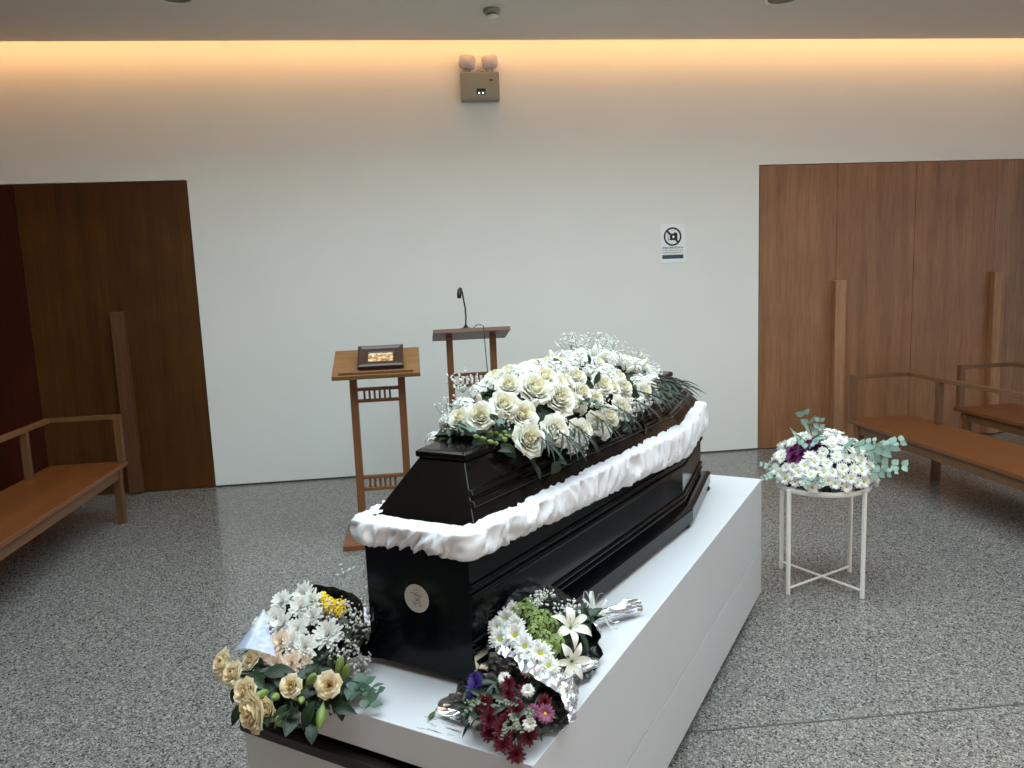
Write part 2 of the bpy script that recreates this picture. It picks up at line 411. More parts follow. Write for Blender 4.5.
for s, mat, tl in ((-.09, plain('lamp_shell', srgb(126,112,106), .4), .12), (.078, M_lens, -.1)):
    for k in (-1, 1):
        b = MB(); b.tube([(s+k*.024,-.04,.203),(s+k*.024,-.04,.236),(s+k*.016,-.04,.25)], .004, 6); part('bracket', b, M_steel, t, True)
    Mh = Matrix.Translation((s, -.045, .282)) @ Matrix.Rotation(tl, 4, 'Y') @ Matrix.Rotation(math.radians(100), 4, 'X')
    b = MB()
    prof = [(.0,-.05),(.028,-.048),(.045,-.032),(.056,-.005),(.06,.02),(.058,.03)]
    def hd(u, v, prof=prof):
        i = v*(len(prof)-1); k = min(int(i), len(prof)-2); f = i-k
        r = prof[k][0]*(1-f)+prof[k+1][0]*f; z = prof[k][1]*(1-f)+prof[k+1][1]*f
        a = 2*PI*u; c, sn = math.cos(a), math.sin(a); q = 1/((abs(c)**4+abs(sn)**4)**.25)
        return (r*q*c*1.02, r*q*sn*.82, z)
    b.grid(hd, 32, 12, 0, Mh, wrap=True); hdp = part('lamp_head', b, mat, t, True)
    b = MB(); b.grid(lambda u, v: (lambda a, r: (r*math.cos(a)/((abs(math.cos(a))**4+abs(math.sin(a))**4)**.25)*1.0, r*math.sin(a)/((abs(math.cos(a))**4+abs(math.sin(a))**4)**.25)*.8, .031+.012*(1-(r/.058)**2)))(2*PI*u, .058*(1-v)+1e-5), 32, 6, 0, Mh, wrap=True)
    part('lens', b, M_lens, hdp, True)

# ------------------------------------------------------------------ no-photography sign
def text_mesh(s, size, mat, name, parent, x, z, y, bold=0, width=None):
    cu = bpy.data.curves.new('txt', 'FONT'); cu.body = s; cu.size = size; cu.align_x = 'CENTER'; cu.offset = bold; cu.extrude = .0003
    o = bpy.data.objects.new('txt', cu); COL.objects.link(o)
    dg = bpy.context.evaluated_depsgraph_get(); me = bpy.data.meshes.new_from_object(o.evaluated_get(dg))
    bpy.data.objects.remove(o); me.materials.clear(); me.materials.append(mat)
    xs = [v.co.x for v in me.vertices]; k = 1
    if width and xs: k = width/(max(xs)-min(xs))
    p = link(name, me, parent); p.matrix_local = Matrix.Translation((x, y, z)) @ Matrix.Rotation(PI/2, 4, 'X') @ Matrix.Diagonal((k,1,1,1))
    return p
SW, SH = .205, .304
t = thing('sign', 'white wall sign with crossed-out camera in a black circle', 'sign', (2.087, D, 1.588))
b = MB(); b.box((-SW/2,-.004,0),(SW/2,-.0006,SH)); part('board', b, M_sign, t)
pic = MB(); cx, cz, Y0 = -.002, .206, -.0055
def ring(mb, r0, r1, n=48):
    vs = []; fs = []
    for k in range(n):
        a = 2*PI*k/n
        for r, y in ((r0,Y0),(r1,Y0),(r1,Y0+.0014),(r0,Y0+.0014)): vs.append((cx+r*math.cos(a), y, cz+r*math.sin(a)))
    for k in range(n):
        j = (k+1)%n
        for q in range(4): fs.append((4*k+q, 4*k+(q+1)%4, 4*j+(q+1)%4, 4*j+q))
    mb.add(vs, fs)
ring(pic, .060, .0735)
Mb = Matrix.Translation((cx, 0, cz)) @ Matrix.Rotation(math.radians(45), 4, 'Y')
pic.box((-.064, Y0-.0002, -.0075), (.064, Y0+.0012, .0075), 0, Mb)
part('prohibition_ring', pic, M_ink, t)
c = MB()
c.box((cx-.040, Y0+.0003, cz-.028), (cx+.040, Y0+.0014, cz+.024)); c.box((cx+.012, Y0+.0003, cz+.024), (cx+.034, Y0+.0014, cz+.032))
part('camera_symbol', c, M_ink, t)
c = MB(); c.box((cx-.036, Y0-.0001, cz-.023), (cx-.024, Y0+.0002, cz+.019)); part('camera_grip', c, M_sign, t)
c = MB(); c.lathe([(.0,0),(.010,0),(.010,.0005),(0,.0005)], 24, 0, Matrix.Translation((cx+.006, Y0+.0001, cz-.002)) @ Matrix.Rotation(PI/2,4,'X')); part('camera_lens', c, M_sign, t)
text_mesh('ΑΠΑΓΟΡΕΥΕΤΑΙ Η', .020, M_ink, 'lettering', t, -.002, .111, -.0045, .0006, .172)
text_mesh('Η ΦΩΤΟΓΡΑΦΗΣΗ & Η', .015, M_greyink, 'lettering', t, -.002, .092, -.0045, 0, .172)
text_mesh('Η ΒΙΝΤΕΟΣΚΟΠΗΣΗ', .015, M_greyink, 'lettering', t, -.002, .074, -.0045, 0, .172)
c = MB(); c.box((-.089,-.0052,.031),(.086,-.0042,.062)); part('info_strip', c, M_blueink, t)

# ------------------------------------------------------------------ lecterns
def lectern(name, label, x0, w, yf, yb, zf, zb, posts, ybase, zr, dmat, facing):
    """desk from front edge (yf,zf) to back edge (yb,zb); posts = x of the two posts"""
    cx = x0+w/2
    t = thing(name, label, 'lectern', (cx, ybase, 0))
    L = math.hypot(yb-yf, zb-zf); th = math.atan2(zb-zf, yb-yf)
    Md = Matrix.Translation((0, yf-ybase, zf)) @ Matrix.Rotation(th, 4, 'X')
    b = MB(); b.box((-w/2, 0, -.026), (w/2, L, 0), 0, Md); part('desk', b, dmat, t, bevel=.002)
    b = MB()
    if facing: b.box((-w/2+.04, .012, .0004), (w/2-.04, .026, .016), 0, Md)
    else: b.box((-w/2+.04, L-.026, .0004), (w/2-.04, L-.012, .016), 0, Md)
    part('book_ledge', b, dmat, t, bevel=.002)
    b = MB(); b.box((-w/2, -.20, .0), (w/2, .20, .032)); part('base_plate', b, M_rung, t, bevel=.003)
    yp = 0.0
    zat = lambda y: zf + (y+ybase-yf)*math.tan(th) - .0265/math.cos(th)
    ws = .042
    for px in posts:
        x = px-cx; b = MB()
        vs = [(x-ws/2,yp-.03,.0325),(x+ws/2,yp-.03,.0325),(x+ws/2,yp+.03,.0325),(x-ws/2,yp+.03,.0325),
              (x-ws/2,yp-.03,zat(yp-.03)),(x+ws/2,yp-.03,zat(yp-.03)),(x+ws/2,yp+.03,zat(yp+.03)),(x-ws/2,yp+.03,zat(yp+.03))]
        b.add(vs, [(3,2,1,0),(4,5,6,7),(0,1,5,4),(1,2,6,5),(2,3,7,6),(3,0,4,7)]); part('post', b, M_post, t, bevel=.002)
    xa, xb = posts[0]-cx+ws/2+.0003, posts[1]-cx-ws/2-.0003
    for (z1, z0) in zr:
        for z in (z1, z0):
            b = MB(); b.box((xa, yp-.016, z-.009), (xb, yp+.016, z+.009)); part('rung', b, M_rung, t, bevel=.0015)
        for k in range(6):
            x = xa + (xb-xa)*(k+1.3)/8.0
            b = MB(); b.box((x-.006, yp-.006, z0+.0092), (x+.006, yp+.006, z1-.0092)); part('baluster', b, M_post, t)
    return t
lectern('lectern', 'wooden lectern holding a framed picture, desk sloping to the front', -.485, .50, 4.42, 4.75, 1.013, 1.130, (-.378, -.098), 4.58, [(.912,.843),(.382,.309)], M_desk, True)
lectern('lectern', 'wooden lectern with microphone, seen from its back side', .113, .505, 5.03, 5.36, 1.212, 1.135, (.222, .515), 5.20, [(.888,.812),(.38,.305)], M_deskdk, False)

# framed picture leaning on the front lectern
def frame():
    t = thing('picture_frame', 'dark wooden frame with small golden picture resting on the lectern desk', 'picture', (-.208, 4.452, 1.0425))
    th = math.radians(31); Mf = Matrix.Rotation(th, 4, 'X'); W, Hh = .262, .198
    # profile rails: outer lip high, sloping to inner edge
    b = MB()
    lv = [(0,.0),(0,.022),(.012,.026),(.026,.018),(.052,.015),(.060,.009),(.060,.0)]
    def rect(d): return [(-W/2+d,d),(W/2-d,d),(W/2-d,Hh-d),(-W/2+d,Hh-d)]
    vs = []; fs = []
    for d, z in lv: vs += [(x, y, z) for x, y in rect(d)]
    for i in range(len(lv)-1):
        for k in range(4): fs.append((4*i+k, 4*i+(k+1)%4, 4*i+4+(k+1)%4, 4*i+4+k))
    b.add(vs, fs, 0, Mf); part('moulding', b, plain('dark_frame_wood', srgb(58,40,34), .32, var=.15, vscale=30), t)
    m, nt, pb = new_mat('golden_relief')
    tc = nt.nodes.new('ShaderNodeTexCoord'); nz = nt.nodes.new('ShaderNodeTexNoise'); nz.inputs['Scale'].default_value = 60; nz.inputs['Detail'].default_value = 3
    rp = nt.nodes.new('ShaderNodeValToRGB'); e = rp.color_ramp.elements
    e[0].position = .38; e[0].color = srgb(140,94,60); e[1].position = .62; e[1].color = srgb(228,204,160); q = e.new(.5); q.color = srgb(196,152,104)
    nt.links.new(tc.outputs['Object'], nz.inputs['Vector']); nt.links.new(nz.outputs['Fac'], rp.inputs['Fac']); nt.links.new(rp.outputs['Color'], pb.inputs['Base Color'])
    pb.inputs['Roughness'].default_value = .4
    b = MB(); b.box((-W/2+.0603,.0603,.001),(W/2-.0603,Hh-.0603,.010),0,Mf); part('picture_panel', b, m, t, label='golden relief picture')
    b = MB(); b.box((-W/2+.002,.004,-.004),(W/2-.002,Hh-.002,-.0005),0,Mf); part('backing', b, M_blackpl, t)
frame()
# microphone
t = thing('microphone', 'black gooseneck microphone standing on the rear lectern', 'microphone', (.333, 5.13, 1.1905))
Ms = Matrix.Rotation(math.atan2(1.135-1.212, .33), 4, 'X')
b = MB(); b.lathe([(.048,0.0),(.05,.004),(.045,.012),(.02,.018),(.012,.03),(.009,.036)], 28, 0, Ms); part('base', b, M_blackpl, t, True)
b = MB(); b.tube([(0,.0,.03),(.004,-.0,.09),(.002,0,.15),(-.008,-.004,.21),(-.014,-.012,.255),(-.022,-.022,.272)], .0052, 8); part('gooseneck', b, M_blackpl, t, True)
b = MB(); b.tube([(-.021,-.02,.273),(-.027,-.03,.272),(-.032,-.04,.262),(-.036,-.048,.24),(-.037,-.052,.215)], [.009,.014,.0155,.0155,.013], 12); part('windscreen', b, M_blackpl, t, True)
b = MB()
cpts = [(.045,-.02,.012),(.07,-.035,.035),(.095,-.06,.036),(.108,-.098,.03),(.110,-.108,.0),(.112,-.105,-.06),(.116,-.10,-.15),(.122,-.09,-.25),(.130,-.06,-.33)]
b.tube(cpts, .0028, 6); part('cable', b, M_blackpl, t, True)

# ------------------------------------------------------------------ benches
def bench(label, xf, side, yend, length, posts_y):
    """xf = front edge; side +1 = back towards +x"""
    t = thing('bench', label, 'bench', (xf, yend, 0), 0, 'wooden benches')
    W = .50; SZ = .40; RZ = .725
    X = lambda a: a*side
    def bx(b, x0, x1, y0, y1, z0, z1):
        a, c = sorted((X(x0), X(x1))); b.box((a, y0, z0), (c, y1, z1))
    b = MB(); bx(b, 0, W, -length, 0, SZ-.028, SZ); part('seat', b, M_seat, t, bevel=.003)
    b = MB(); bx(b, .024, .048, -length+.05, -.05, SZ-.095, SZ-.0285); part('apron', b, M_rail, t, bevel=.002)
    b = MB(); bx(b, W-.1, W-.075, -length+.05, -.05, SZ-.095, SZ-.0285); part('apron', b, M_rail, t, bevel=.002)
    b = MB(); bx(b, .05, W-.102, -.085, -.06, SZ-.095, SZ-.0285); part('apron', b, M_rail, t, bevel=.002)
    # armrest post at the far end
    b = MB(); bx(b, .008, .05, -.052, -.010, SZ+.0003, RZ-.028); part('armrest_post', b, M_leg, t, bevel=.002)
    b = MB(); bx(b, .008, .4395, -.052, -.010, RZ-.0275, RZ); part('armrest', b, M_leg, t, bevel=.002)
    b = MB(); bx(b, .44, .482, -length, -.010, RZ-.0275, RZ); part('back_rail', b, M_rail, t, bevel=.002)
    for y in posts_y:
        b = MB(); bx(b, .44, .482, y-.018, y+.018, SZ+.0003, RZ-.028); part('back_post', b, M_leg, t, bevel=.002)
        b = MB(); bx(b, .43, .48, y-.02, y+.02, .0, SZ-.0285); part('leg', b, M_leg, t, bevel=.002)
    for y in (-.105, -length+.105):
        b = MB(); bx(b, .014, .062, y-.022, y+.022, .0, SZ-.0285); part('leg', b, M_leg, t, bevel=.002)
bench('dark wooden bench by the left doors, low back rail on its left', -1.975, -1, 5.40, 3.0, (-.36, -1.5, -2.65))
bench('long brown wooden bench beside the white round table', 3.108, 1, 5.245, 3.0, (-.37, -1.5, -2.65))
bench('wooden bench partly in view at the right edge, behind the other bench', 4.083, 1, 5.41, 3.0, (-.37, -1.5, -2.65))

# ------------------------------------------------------------------ plinth (local x along its length, y across)
O = Vector((1.52661, 3.26172, 0)); ANG = math.atan2(.81037762, .58590794)
U = Vector((.58590794, .81037762, 0)); V = Vector((-.81037762, .58590794, 0))
def G(u, v, z): return O + u*U + v*V + Vector((0,0,z))
PT = .58; PL = 2.305; PW = .81
t = thing('plinth', 'large white painted plinth carrying the black coffin', 'plinth', G(0,0,0), ANG)
b = MB(); b.box((-PL+.05, .05, 0), (-.03, PW-.04, .0395)); part('toe_kick', b, M_dark, t)
b = MB(); b.box((-PL, 0, .04), (0, PW, .2578)); part('lower_panel', b, M_plinth, t, bevel=.0008)
b = MB(); b.box((-PL+.003, .003, .2582), (-.003, PW-.003, .2618)); part('shadow_joint', b, M_dark, t)
b = MB(); pf = [(-PL,.262),(0,.262),(0,PT),(-PL+.012,PT),(-PL+.012,.495),(-PL+.09,.495),(-PL+.09,.445),(-PL,.445)]
b.prism(pf, -PW, 0, 0, Matrix.Rotation(PI/2, 4, 'X')); part('upper_panel', b, M_plinth, t, bevel=.002)
b = MB(); b.box((-PL-.006, .0, .446), (-PL+.026, PW+.008, .472)); part('metal_edge', b, M_metal, t, bevel=.002, label='dark metal edge strip')
b = MB(); b.box((-PL+.0265, .004, .4455), (-PL+.0885, PW-.004, .448)); b.box((-PL+.0855, .004, .4485), (-PL+.0895, PW-.004, .4945)); part('slot_lining', b, M_blackpl, t)

M_scuff = plain('scuff', srgb(166,162,158), .7)
b = MB(); rr = random.Random(77)
for i in range(16):
    u, v = -2.262+rr.uniform(-.022,.03), .235+rr.uniform(-.035,.05); l = rr.uniform(.006,.02); w_ = rr.uniform(.0006,.0014)
    b.box((u-w_, v-l, PT+.0001), (u+w_, v+l, PT+.0004))
o = part('scuff_marks', b, M_scuff, t, label='dark scuff marks'); o['kind'] = 'stuff'
# ------------------------------------------------------------------ coffin
AX = .405
BODY = [(-2.10,-.152),(-.76,-.262),(-.24,-.19),(-.24,.19),(-.76,.262),(-2.10,.152)]
RIM  = [(-2.052,-.142),(-.745,-.252),(-.212,-.176),(-.212,.176),(-.745,.252),(-2.052,.152)]
TOP  = [(-1.945,-.054),(-.80,-.142),(-.365,-.094),(-.365,.098),(-.80,.145),(-1.945,.076)]
def offset(poly, d):
    n = len(poly); out = []
    for i in range(n):
        p0, p1, p2 = Vector(poly[i-1]), Vector(poly[i]), Vector(poly[(i+1)%n])
        e1 = (p1-p0).normalized(); e2 = (p2-p1).normalized()
        n1 = Vector((e1.y,-e1.x)); n2 = Vector((e2.y,-e2.x))
        k = (n1+n2); k = k/(1+n1.dot(n2)); out.append(tuple(p1+k*d))
    return out
def lerp(a, c, f): return [(p[0]*(1-f)+q[0]*f, p[1]*(1-f)+q[1]*f) for p, q in zip(a, c)]
def rings(mb, rs, mat=0, cap0=True, cap1=True):
    n = len(rs[0][0]); vs = []; fs = []
    for poly, z in rs: vs += [(x, y, z) for x, y in poly]
    for i in range(len(rs)-1):
        for k in range(n): fs.append((i*n+k, i*n+(k+1)%n, (i+1)*n+(k+1)%n, (i+1)*n+k))
    if cap0: fs.append(tuple(range(n-1,-1,-1)))
    if cap1: fs.append(tuple((len(rs)-1)*n+k for k in range(n)))
    mb.add(vs, fs, mat)
ct = thing('coffin', 'black lacquered coffin with white satin drape, lying on the white plinth', 'coffin', G(0,AX,PT), ANG)
zz = lambda z: z-PT
b = MB()
rings(b, [(BODY, zz(z)) for z in (.600,.962)]); part('body', b, M_black, ct, bevel=.0015)
def chain(mb, P, prof, ends_square=True):
    """moulding profile [(z, offset)] run along an open chain of outline corners; z may be a point on a sloping face"""
    n = len(P[0]); m = len(prof); vs = []; fs = []
    for k, (z, d) in enumerate(prof):
        poly = [Vector(p) for p in P[k]]
        for i in range(n):
            e = []
            if i > 0: t_ = (poly[i]-poly[i-1]).normalized(); e.append(Vector((t_.y,-t_.x)))
            if i < n-1: t_ = (poly[i+1]-poly[i]).normalized(); e.append(Vector((t_.y,-t_.x)))
            q = (e[0]+e[1])/(1+e[0].dot(e[1])) if len(e) == 2 else e[0]
            p = poly[i]+q*d; vs.append((p.x, p.y, z))
    for k in range(m-1):
        for i in range(n-1): fs.append((k*n+i, k*n+i+1, (k+1)*n+i+1, (k+1)*n+i))
    fs.append(tuple(k*n for k in range(m))); fs.append(tuple(k*n+n-1 for k in range(m-1,-1,-1)))
    mb.add(vs, fs)
SIDES = ([0,1,2], [3,4,5])
def trimmed(pts, sd):
    """moulding on the far side stops a little before the foot end"""
    if sd[-1] == 5: pts[-1] = tuple(Vector(pts[-1]).lerp(Vector(pts[-2]), .03))
    return pts
def rib(z, h=.010, d=.007): return [(z-h/2,-.001),(z-h/2,d*.6),(z-h*.2,d),(z+h*.2,d),(z+h/2,d*.6),(z+h/2,-.001)]
for sd in SIDES:
    for z, h, d in ((.678,.012,.008),(.698,.012,.008),(.808,.014,.010),(.832,.014,.010)):
        b = MB(); pr = rib(z, h, d); chain(b, [trimmed([BODY[i] for i in sd], sd)]*len(pr), [(zz(q), o_) for q, o_ in pr]); part('side_moulding', b, M_black, ct, bevel=.001)
for sd in ([0,1,2,3,4,5],):
    b = MB(); pr = [(.597,-.02),(.597,.034),(.600,.038),(.646,.038),(.651,.034),(.654,.022),(.656,.012),(.656,-.001)]
    chain(b, [BODY]*len(pr), [(zz(q), o_) for q, o_ in pr]); part('base_moulding', b, M_black, ct, bevel=.001)
ff = lambda z: (z-.963)/(1.092-.963)*.96
b = MB(); rings(b, [(lerp(RIM, TOP, ff(z)), zz(z)) for z in (.963, 1.090)]); part('lid', b, M_lid, ct, bevel=.0015)
for sd in SIDES:
    for pr in ([(.998,-.002),(.998,.006),(1.002,.011),(1.010,.011),(1.013,.004),(1.013,-.002)], [(1.021,-.002),(1.021,.007),(1.024,.010),(1.032,.010),(1.035,.003),(1.035,-.002)]):
        b = MB(); chain(b, [trimmed([lerp(RIM, TOP, ff(q))[i] for i in sd], sd) for q, o_ in pr], [(zz(q), o_) for q, o_ in pr]); part('lid_moulding', b, M_lid, ct, bevel=.001)
b = MB(); rings(b, [(offset(TOP, d), zz(z)) for z, d in ((1.0905,.004),(1.095,.011),(1.108,.011),(1.113,.004),(1.114,.0))]); part('lid_top', b, M_lid, ct, bevel=.001)
for u, v in ((-2.02,-.13),(-2.02,.13),(-.78,-.265),(-.78,.265),(-.268,-.208),(-.268,.208)):
    b = MB(); b.lathe([(.022,.0006),(.03,.006),(.03,.013),(.024,.0168)], 20, 0, Matrix.Translation((u,v,0))); part('foot', b, M_black, ct, True)
# gathered satin along the rim
def drape():
    path = BODY[4:]+BODY[:4]; pts = []
    n = len(path)
    for i in range(n):                       # rounded corners
        p0, p1, p2 = Vector(path[i-1]), Vector(path[i]), Vector(path[(i+1)%n])
        r = .018; a = p1+(p0-p1).normalized()*r; c = p1+(p2-p1).normalized()*r
        for k in range(5):
            f = k/4; pts.append((a*(1-f)**2 + p1*2*f*(1-f) + c*f*f))
    step = .0045; dense = []; acc = 0
    m = len(pts)
    for i in range(m):
        a, c = pts[i], pts[(i+1)%m]; L = (c-a).length; k = max(1, round(L/step))
        for j in range(k): dense.append(a+(c-a)*j/k)
    N = len(dense); out = []
    s = 0; S = []
    for i in range(N):
        S.append(s); s += (dense[(i+1)%N]-dense[i]).length
    nv = 18; vs = []
    for j in range(nv):
        f = j/(nv-1)
        for i in range(N):
            p = dense[i]; tg = (dense[(i+1)%N]-dense[i-1]).normalized(); nr = Vector((tg.y,-tg.x))
            q = S[i]
            low = .908 - .058*min(1,max(0,(p.x+2.1)/1.34)) + .006*noise.noise(Vector((q*4,2,0))) + .004*noise.noise(Vector((q*15,5,0)))
            hi = .968 + .004*noise.noise(Vector((q*5,7,0)))
            ang = PI*(.04+.96*f)
            z = (hi+low)/2 + (hi-low)/2*math.cos(ang)
            bulge = .008 + (.018+.006*noise.noise(Vector((q*2,4,0))))*math.sin(ang)**.6
            if f < .12: bulge -= .045*(1-f/.12)
            sk = q + .045*(f-.5) + .012*noise.noise(Vector((q*9, f*3, 1)))
            fold = (1-2.6*abs(noise.noise(Vector((sk*24, f*1.1, 3)))))*.75 + (1-2.6*abs(noise.noise(Vector((sk*55, f*1.5, 9)))))*.5 + noise.noise(Vector((sk*9, f*2.4, 5)))*.5 - .35
            am = .0150*(.45+.8*math.sin(ang))
            d = bulge + am*fold
            vs.append((p.x+nr.x*d, p.y+nr.y*d, zz(z + .005*fold*math.cos(ang))))
    fs = []
    for j in range(nv-1):
        for i in range(N):
            fs.append((j*N+i, (j+1)*N+i, (j+1)*N+(i+1)%N, j*N+(i+1)%N))
    b = MB(); b.add(vs, fs); part('satin_drape', b, M_satin, ct, True, label='gathered white satin drape')
drape()
# round sticker on the foot end with a handwritten mark
st = MB(); Mk = Matrix.Translation((-2.1015, 0, .783-PT)) @ Matrix.Rotation(-PI/2, 4, 'Y')
st.lathe([(0,0),(.0355,0),(.0355,.0012),(0,.0012)], 40, 0, Mk); so = part('sticker', st, M_label, ct)
st = MB()
strokes = [[(-.008,.020),(.004,.023),(.008,.018),(-.002,.014)], [(-.018,.014),(-.008,.012),(.004,.011)], [(.010,.012),(.018,.009),(.012,.006),(.004,.009)],
           [(-.010,.007),(.0,.009),(.012,.004)], [(-.006,.003),(.004,.001),(.010,.0),(.002,-.003),(-.004,-.002)], [(-.002,-.005),(.006,-.004),(.012,-.007),(.004,-.010)],
           [(-.012,-.008),(-.006,-.011),(.002,-.012)], [(-.012,-.015),(-.002,-.014),(-.008,-.018)], [(.006,-.013),(.014,-.015),(.012,-.020),(.006,-.018)]]
for s in strokes: st.tube([(-.0016, -x, y) for x, y in s], .0009, 5)
for v_ in range(len(st.v)):
    x, y, z = st.v[v_]; st.v[v_] = (-2.1027+(x+.0016)*.3, y, z+.783-PT)
part('handwriting', st, M_greyink, so)

# ------------------------------------------------------------------ flower templates (facing +z, unit radius about 1)
def petal(mb, phi, w, r0, r1, h0, h1, curl, mat, nu=5, nv=6, tip=0.0):
    """cupped petal wrapped round the axis"""
    def fn(a, t):
        s = (a-.5)*2
        wid = w*(.55+.65*math.sin(PI*min(1,.15+t*.75)))*(1-.55*max(0,t-.7)/.3*abs(s))
        r = r0+(r1-r0)*math.sin(t*PI*.5)
        z = h0+(h1-h0)*t - .13*(h1-h0)*(abs(s)**2.4)*t
        if t > .7:
            q = (t-.7)/.3; r += curl*q*q; z -= curl*.55*q*q
        an = phi + s*wid
        r *= 1+.07*abs(s)
        return (r*math.cos(an), r*math.sin(an), z)
    mb.grid(fn, nu, nv, mat)
def rose_mesh(name, mats, seed, openness=1.0, stem=False):
    rr = random.Random(seed); mb = MB()
    # core spiral
    layers = [(2,.06,.12,.90,.0),(3,.12,.20,.93,.01),(3,.18,.29,.95,.03),(4,.25,.40,.95,.05),(4,.32,.52,.92,.08),(5,.40,.66,.85,.12),(5,.48,.80,.72,.16),(5,.52,.90,.56,.2)]
    ph = rr.random()*6
    for i, (n, r0, r1, h, c) in enumerate(layers):
        for k in range(n):
            a = ph+2*PI*k/n+rr.uniform(-.15,.15)
            petal(mb, a, 1.5*PI/n*rr.uniform(.95,1.15), r0*.5, r1*openness*rr.uniform(.95,1.06), -.15, h*rr.uniform(.95,1.05), c*rr.uniform(.7,1.4), 0 if i < 4 else 1)
        ph += PI/n+rr.uniform(.2,.7)
    mb.lathe([(.02,-.25),(.3,-.15),(.42,.05),(.3,.1)], 10, 2)
    return mb.mesh(name, mats, True)
def daisy_mesh(name, mats, seed, n=16, layers=2, lift=.15, wid=.16, cup=0.0, r_in=.18):
    rr = random.Random(seed); mb = MB()
    for L in range(layers):
        k = n - 3*L; rad = 1.0 - .17*L; up_ = lift + .16*L + cup*L
        for i in range(k):
            a = 2*PI*(i+.5*L)/k + rr.uniform(-.08,.08); l = rad*rr.uniform(.88,1.06); u_ = up_*rr.uniform(.6,1.4)
            bend = rr.uniform(-.12,.1)
            ca, sa = math.cos(a), math.sin(a)
            def fn(s, t):
                w = wid*math.sin(PI*(.16+.72*t))*(1 if t < .95 else .8)
                x = r_in*.6+(l-r_in*.6)*t; y = (s-.5)*2*w
                z = .05*L + u_*math.sin(t*PI*.6) + bend*t*t - .25*(abs(s-.5)*2)**2*w + .03
                return (x*ca-y*sa, x*sa+y*ca, z)
            mb.grid(fn, 3, 4, 0)
    mb.lathe([(.0,-.12),(.12,-.1),(.22,-.01),(.14,.05),(0,.06)], 8, 1)
    return mb.mesh(name, mats, True)
def eye_mesh(name, mat, r=.22, h=.14):
    mb = MB(); mb.lathe([(r*.8,.02),(r,.07),(r*.85,.07+h*.5),(r*.5,.07+h*.85),(0,.07+h*.9)], 12)
    return mb.mesh(name, [mat], True)
def mum_mesh(name, mats, seed, n=70):
    """dense pompon chrysanthemum: strap petals over a dome"""
    rr = random.Random(seed); mb = MB()
    for i in range(n):
        f = (i+.5)/n; el = f**.75*PI*.52; a = i*2.39996+rr.uniform(-.2,.2)   # el from axis
        l = (.45+.55*f)*rr.uniform(.88,1.12); w = .12+.05*f
        d = Vector((math.sin(el)*math.cos(a), math.sin(el)*math.sin(a), math.cos(el)*.75))
        tg = Vector((-math.sin(a), math.cos(a), 0)); nr = d.cross(tg).normalized()*-1
        cu = rr.uniform(.05,.22)
        def fn(s, t):
            q = (s-.5)*2; ww = w*math.sin(PI*(.15+.72*t))
            p = d*(l*t) + tg*(q*ww) + Vector((0,0,1))*(cu*t*t*math.sin(el)*.8 + .12*q*q*ww*2)
            return p
        mb.grid(fn, 3, 4, 0)
    mb.lathe([(.0,-.15),(.2,-.08),(.25,.0),(0,.05)], 8, 1)
    return mb.mesh(name, mats, True)
def cluster_mesh(name, mats, seed, n=26, fs=.30):
    """head of small four-petalled florets"""
    rr = random.Random(seed); mb = MB()
    for i in range(n):
        f = (i+.5)/n; el = math.acos(1-f*1.05); a = i*2.39996
        d = Vector((math.sin(el)*math.cos(a), math.sin(el)*math.sin(a), math.cos(el)))
        M = aim(d*rr.uniform(.74,.92), d+Vector((rr.uniform(-.3,.3),rr.uniform(-.3,.3),rr.uniform(-.1,.3))), rr.random()*6, fs*rr.uniform(.8,1.15))
        for k in range(5):
            ca, sa = math.cos(k*2*PI/5), math.sin(k*2*PI/5)
            def fn(s, t):
                q = (s-.5)*2; w = .42*math.sin(PI*(.12+.76*t)); x = .9*t; z = .35*t*(1-.3*q*q)-.25*t*t*t
                y = q*w; return (x*ca-y*sa, x*sa+y*ca, z)
            mb.grid(fn, 3, 4, 0, M)
        mb.ball((0,0,.06), .12, 1, 5, 3, M)
    mb.ball((0,0,.1), (.55,.55,.5), 1, 8, 6)
    return mb.mesh(name, mats, True)
def leaf_geo(mb, l, w, mat=0, M=None, fold=.25, droop=.2, shape=1.0, nv=7):
    def fn(s, t):
        q = (s-.5)*2; ww = w*math.sin(PI*min(.999,t**shape*.97+.015))
        return (q*ww, l*t, -droop*l*t*t + fold*abs(q)*ww)
    mb.grid(fn, 5, nv, mat, M)
def leaf_mesh(name, mat, w=.25, fold=.25, droop=.2, shape=.9):
    mb = MB(); leaf_geo(mb, 1, w, 0, None, fold, droop, shape)
    mb.tube([(0,-.2,0),(0,0,0),(0,.9,-droop*.8+.004)], [.02,.018,.006], 5)
    return mb.mesh(name, [mat], True)
def palm_mesh(name, mat, seed, n=9):
    """fan of narrow blades, along +y"""
    rr = random.Random(seed); mb = MB(); mb.tube([(0,-.1,0),(0,.3,.02),(0,.62,-.02)], [.014,.012,.006], 5)
    for i in range(n):
        f = i/(n-1); a = (f-.5)*2.1; y0 = .1+.42*(1-abs(f-.5)*2)
        M = Matrix.Translation((0,y0,0)) @ Matrix.Rotation(-a, 4, 'Z') @ Matrix.Rotation(rr.uniform(-.2,.15), 4, 'X')
        leaf_geo(mb, .52*rr.uniform(.85,1.1), .035, 0, M, .4, .28, .8, 6)
    return mb.mesh(name, [mat], True)
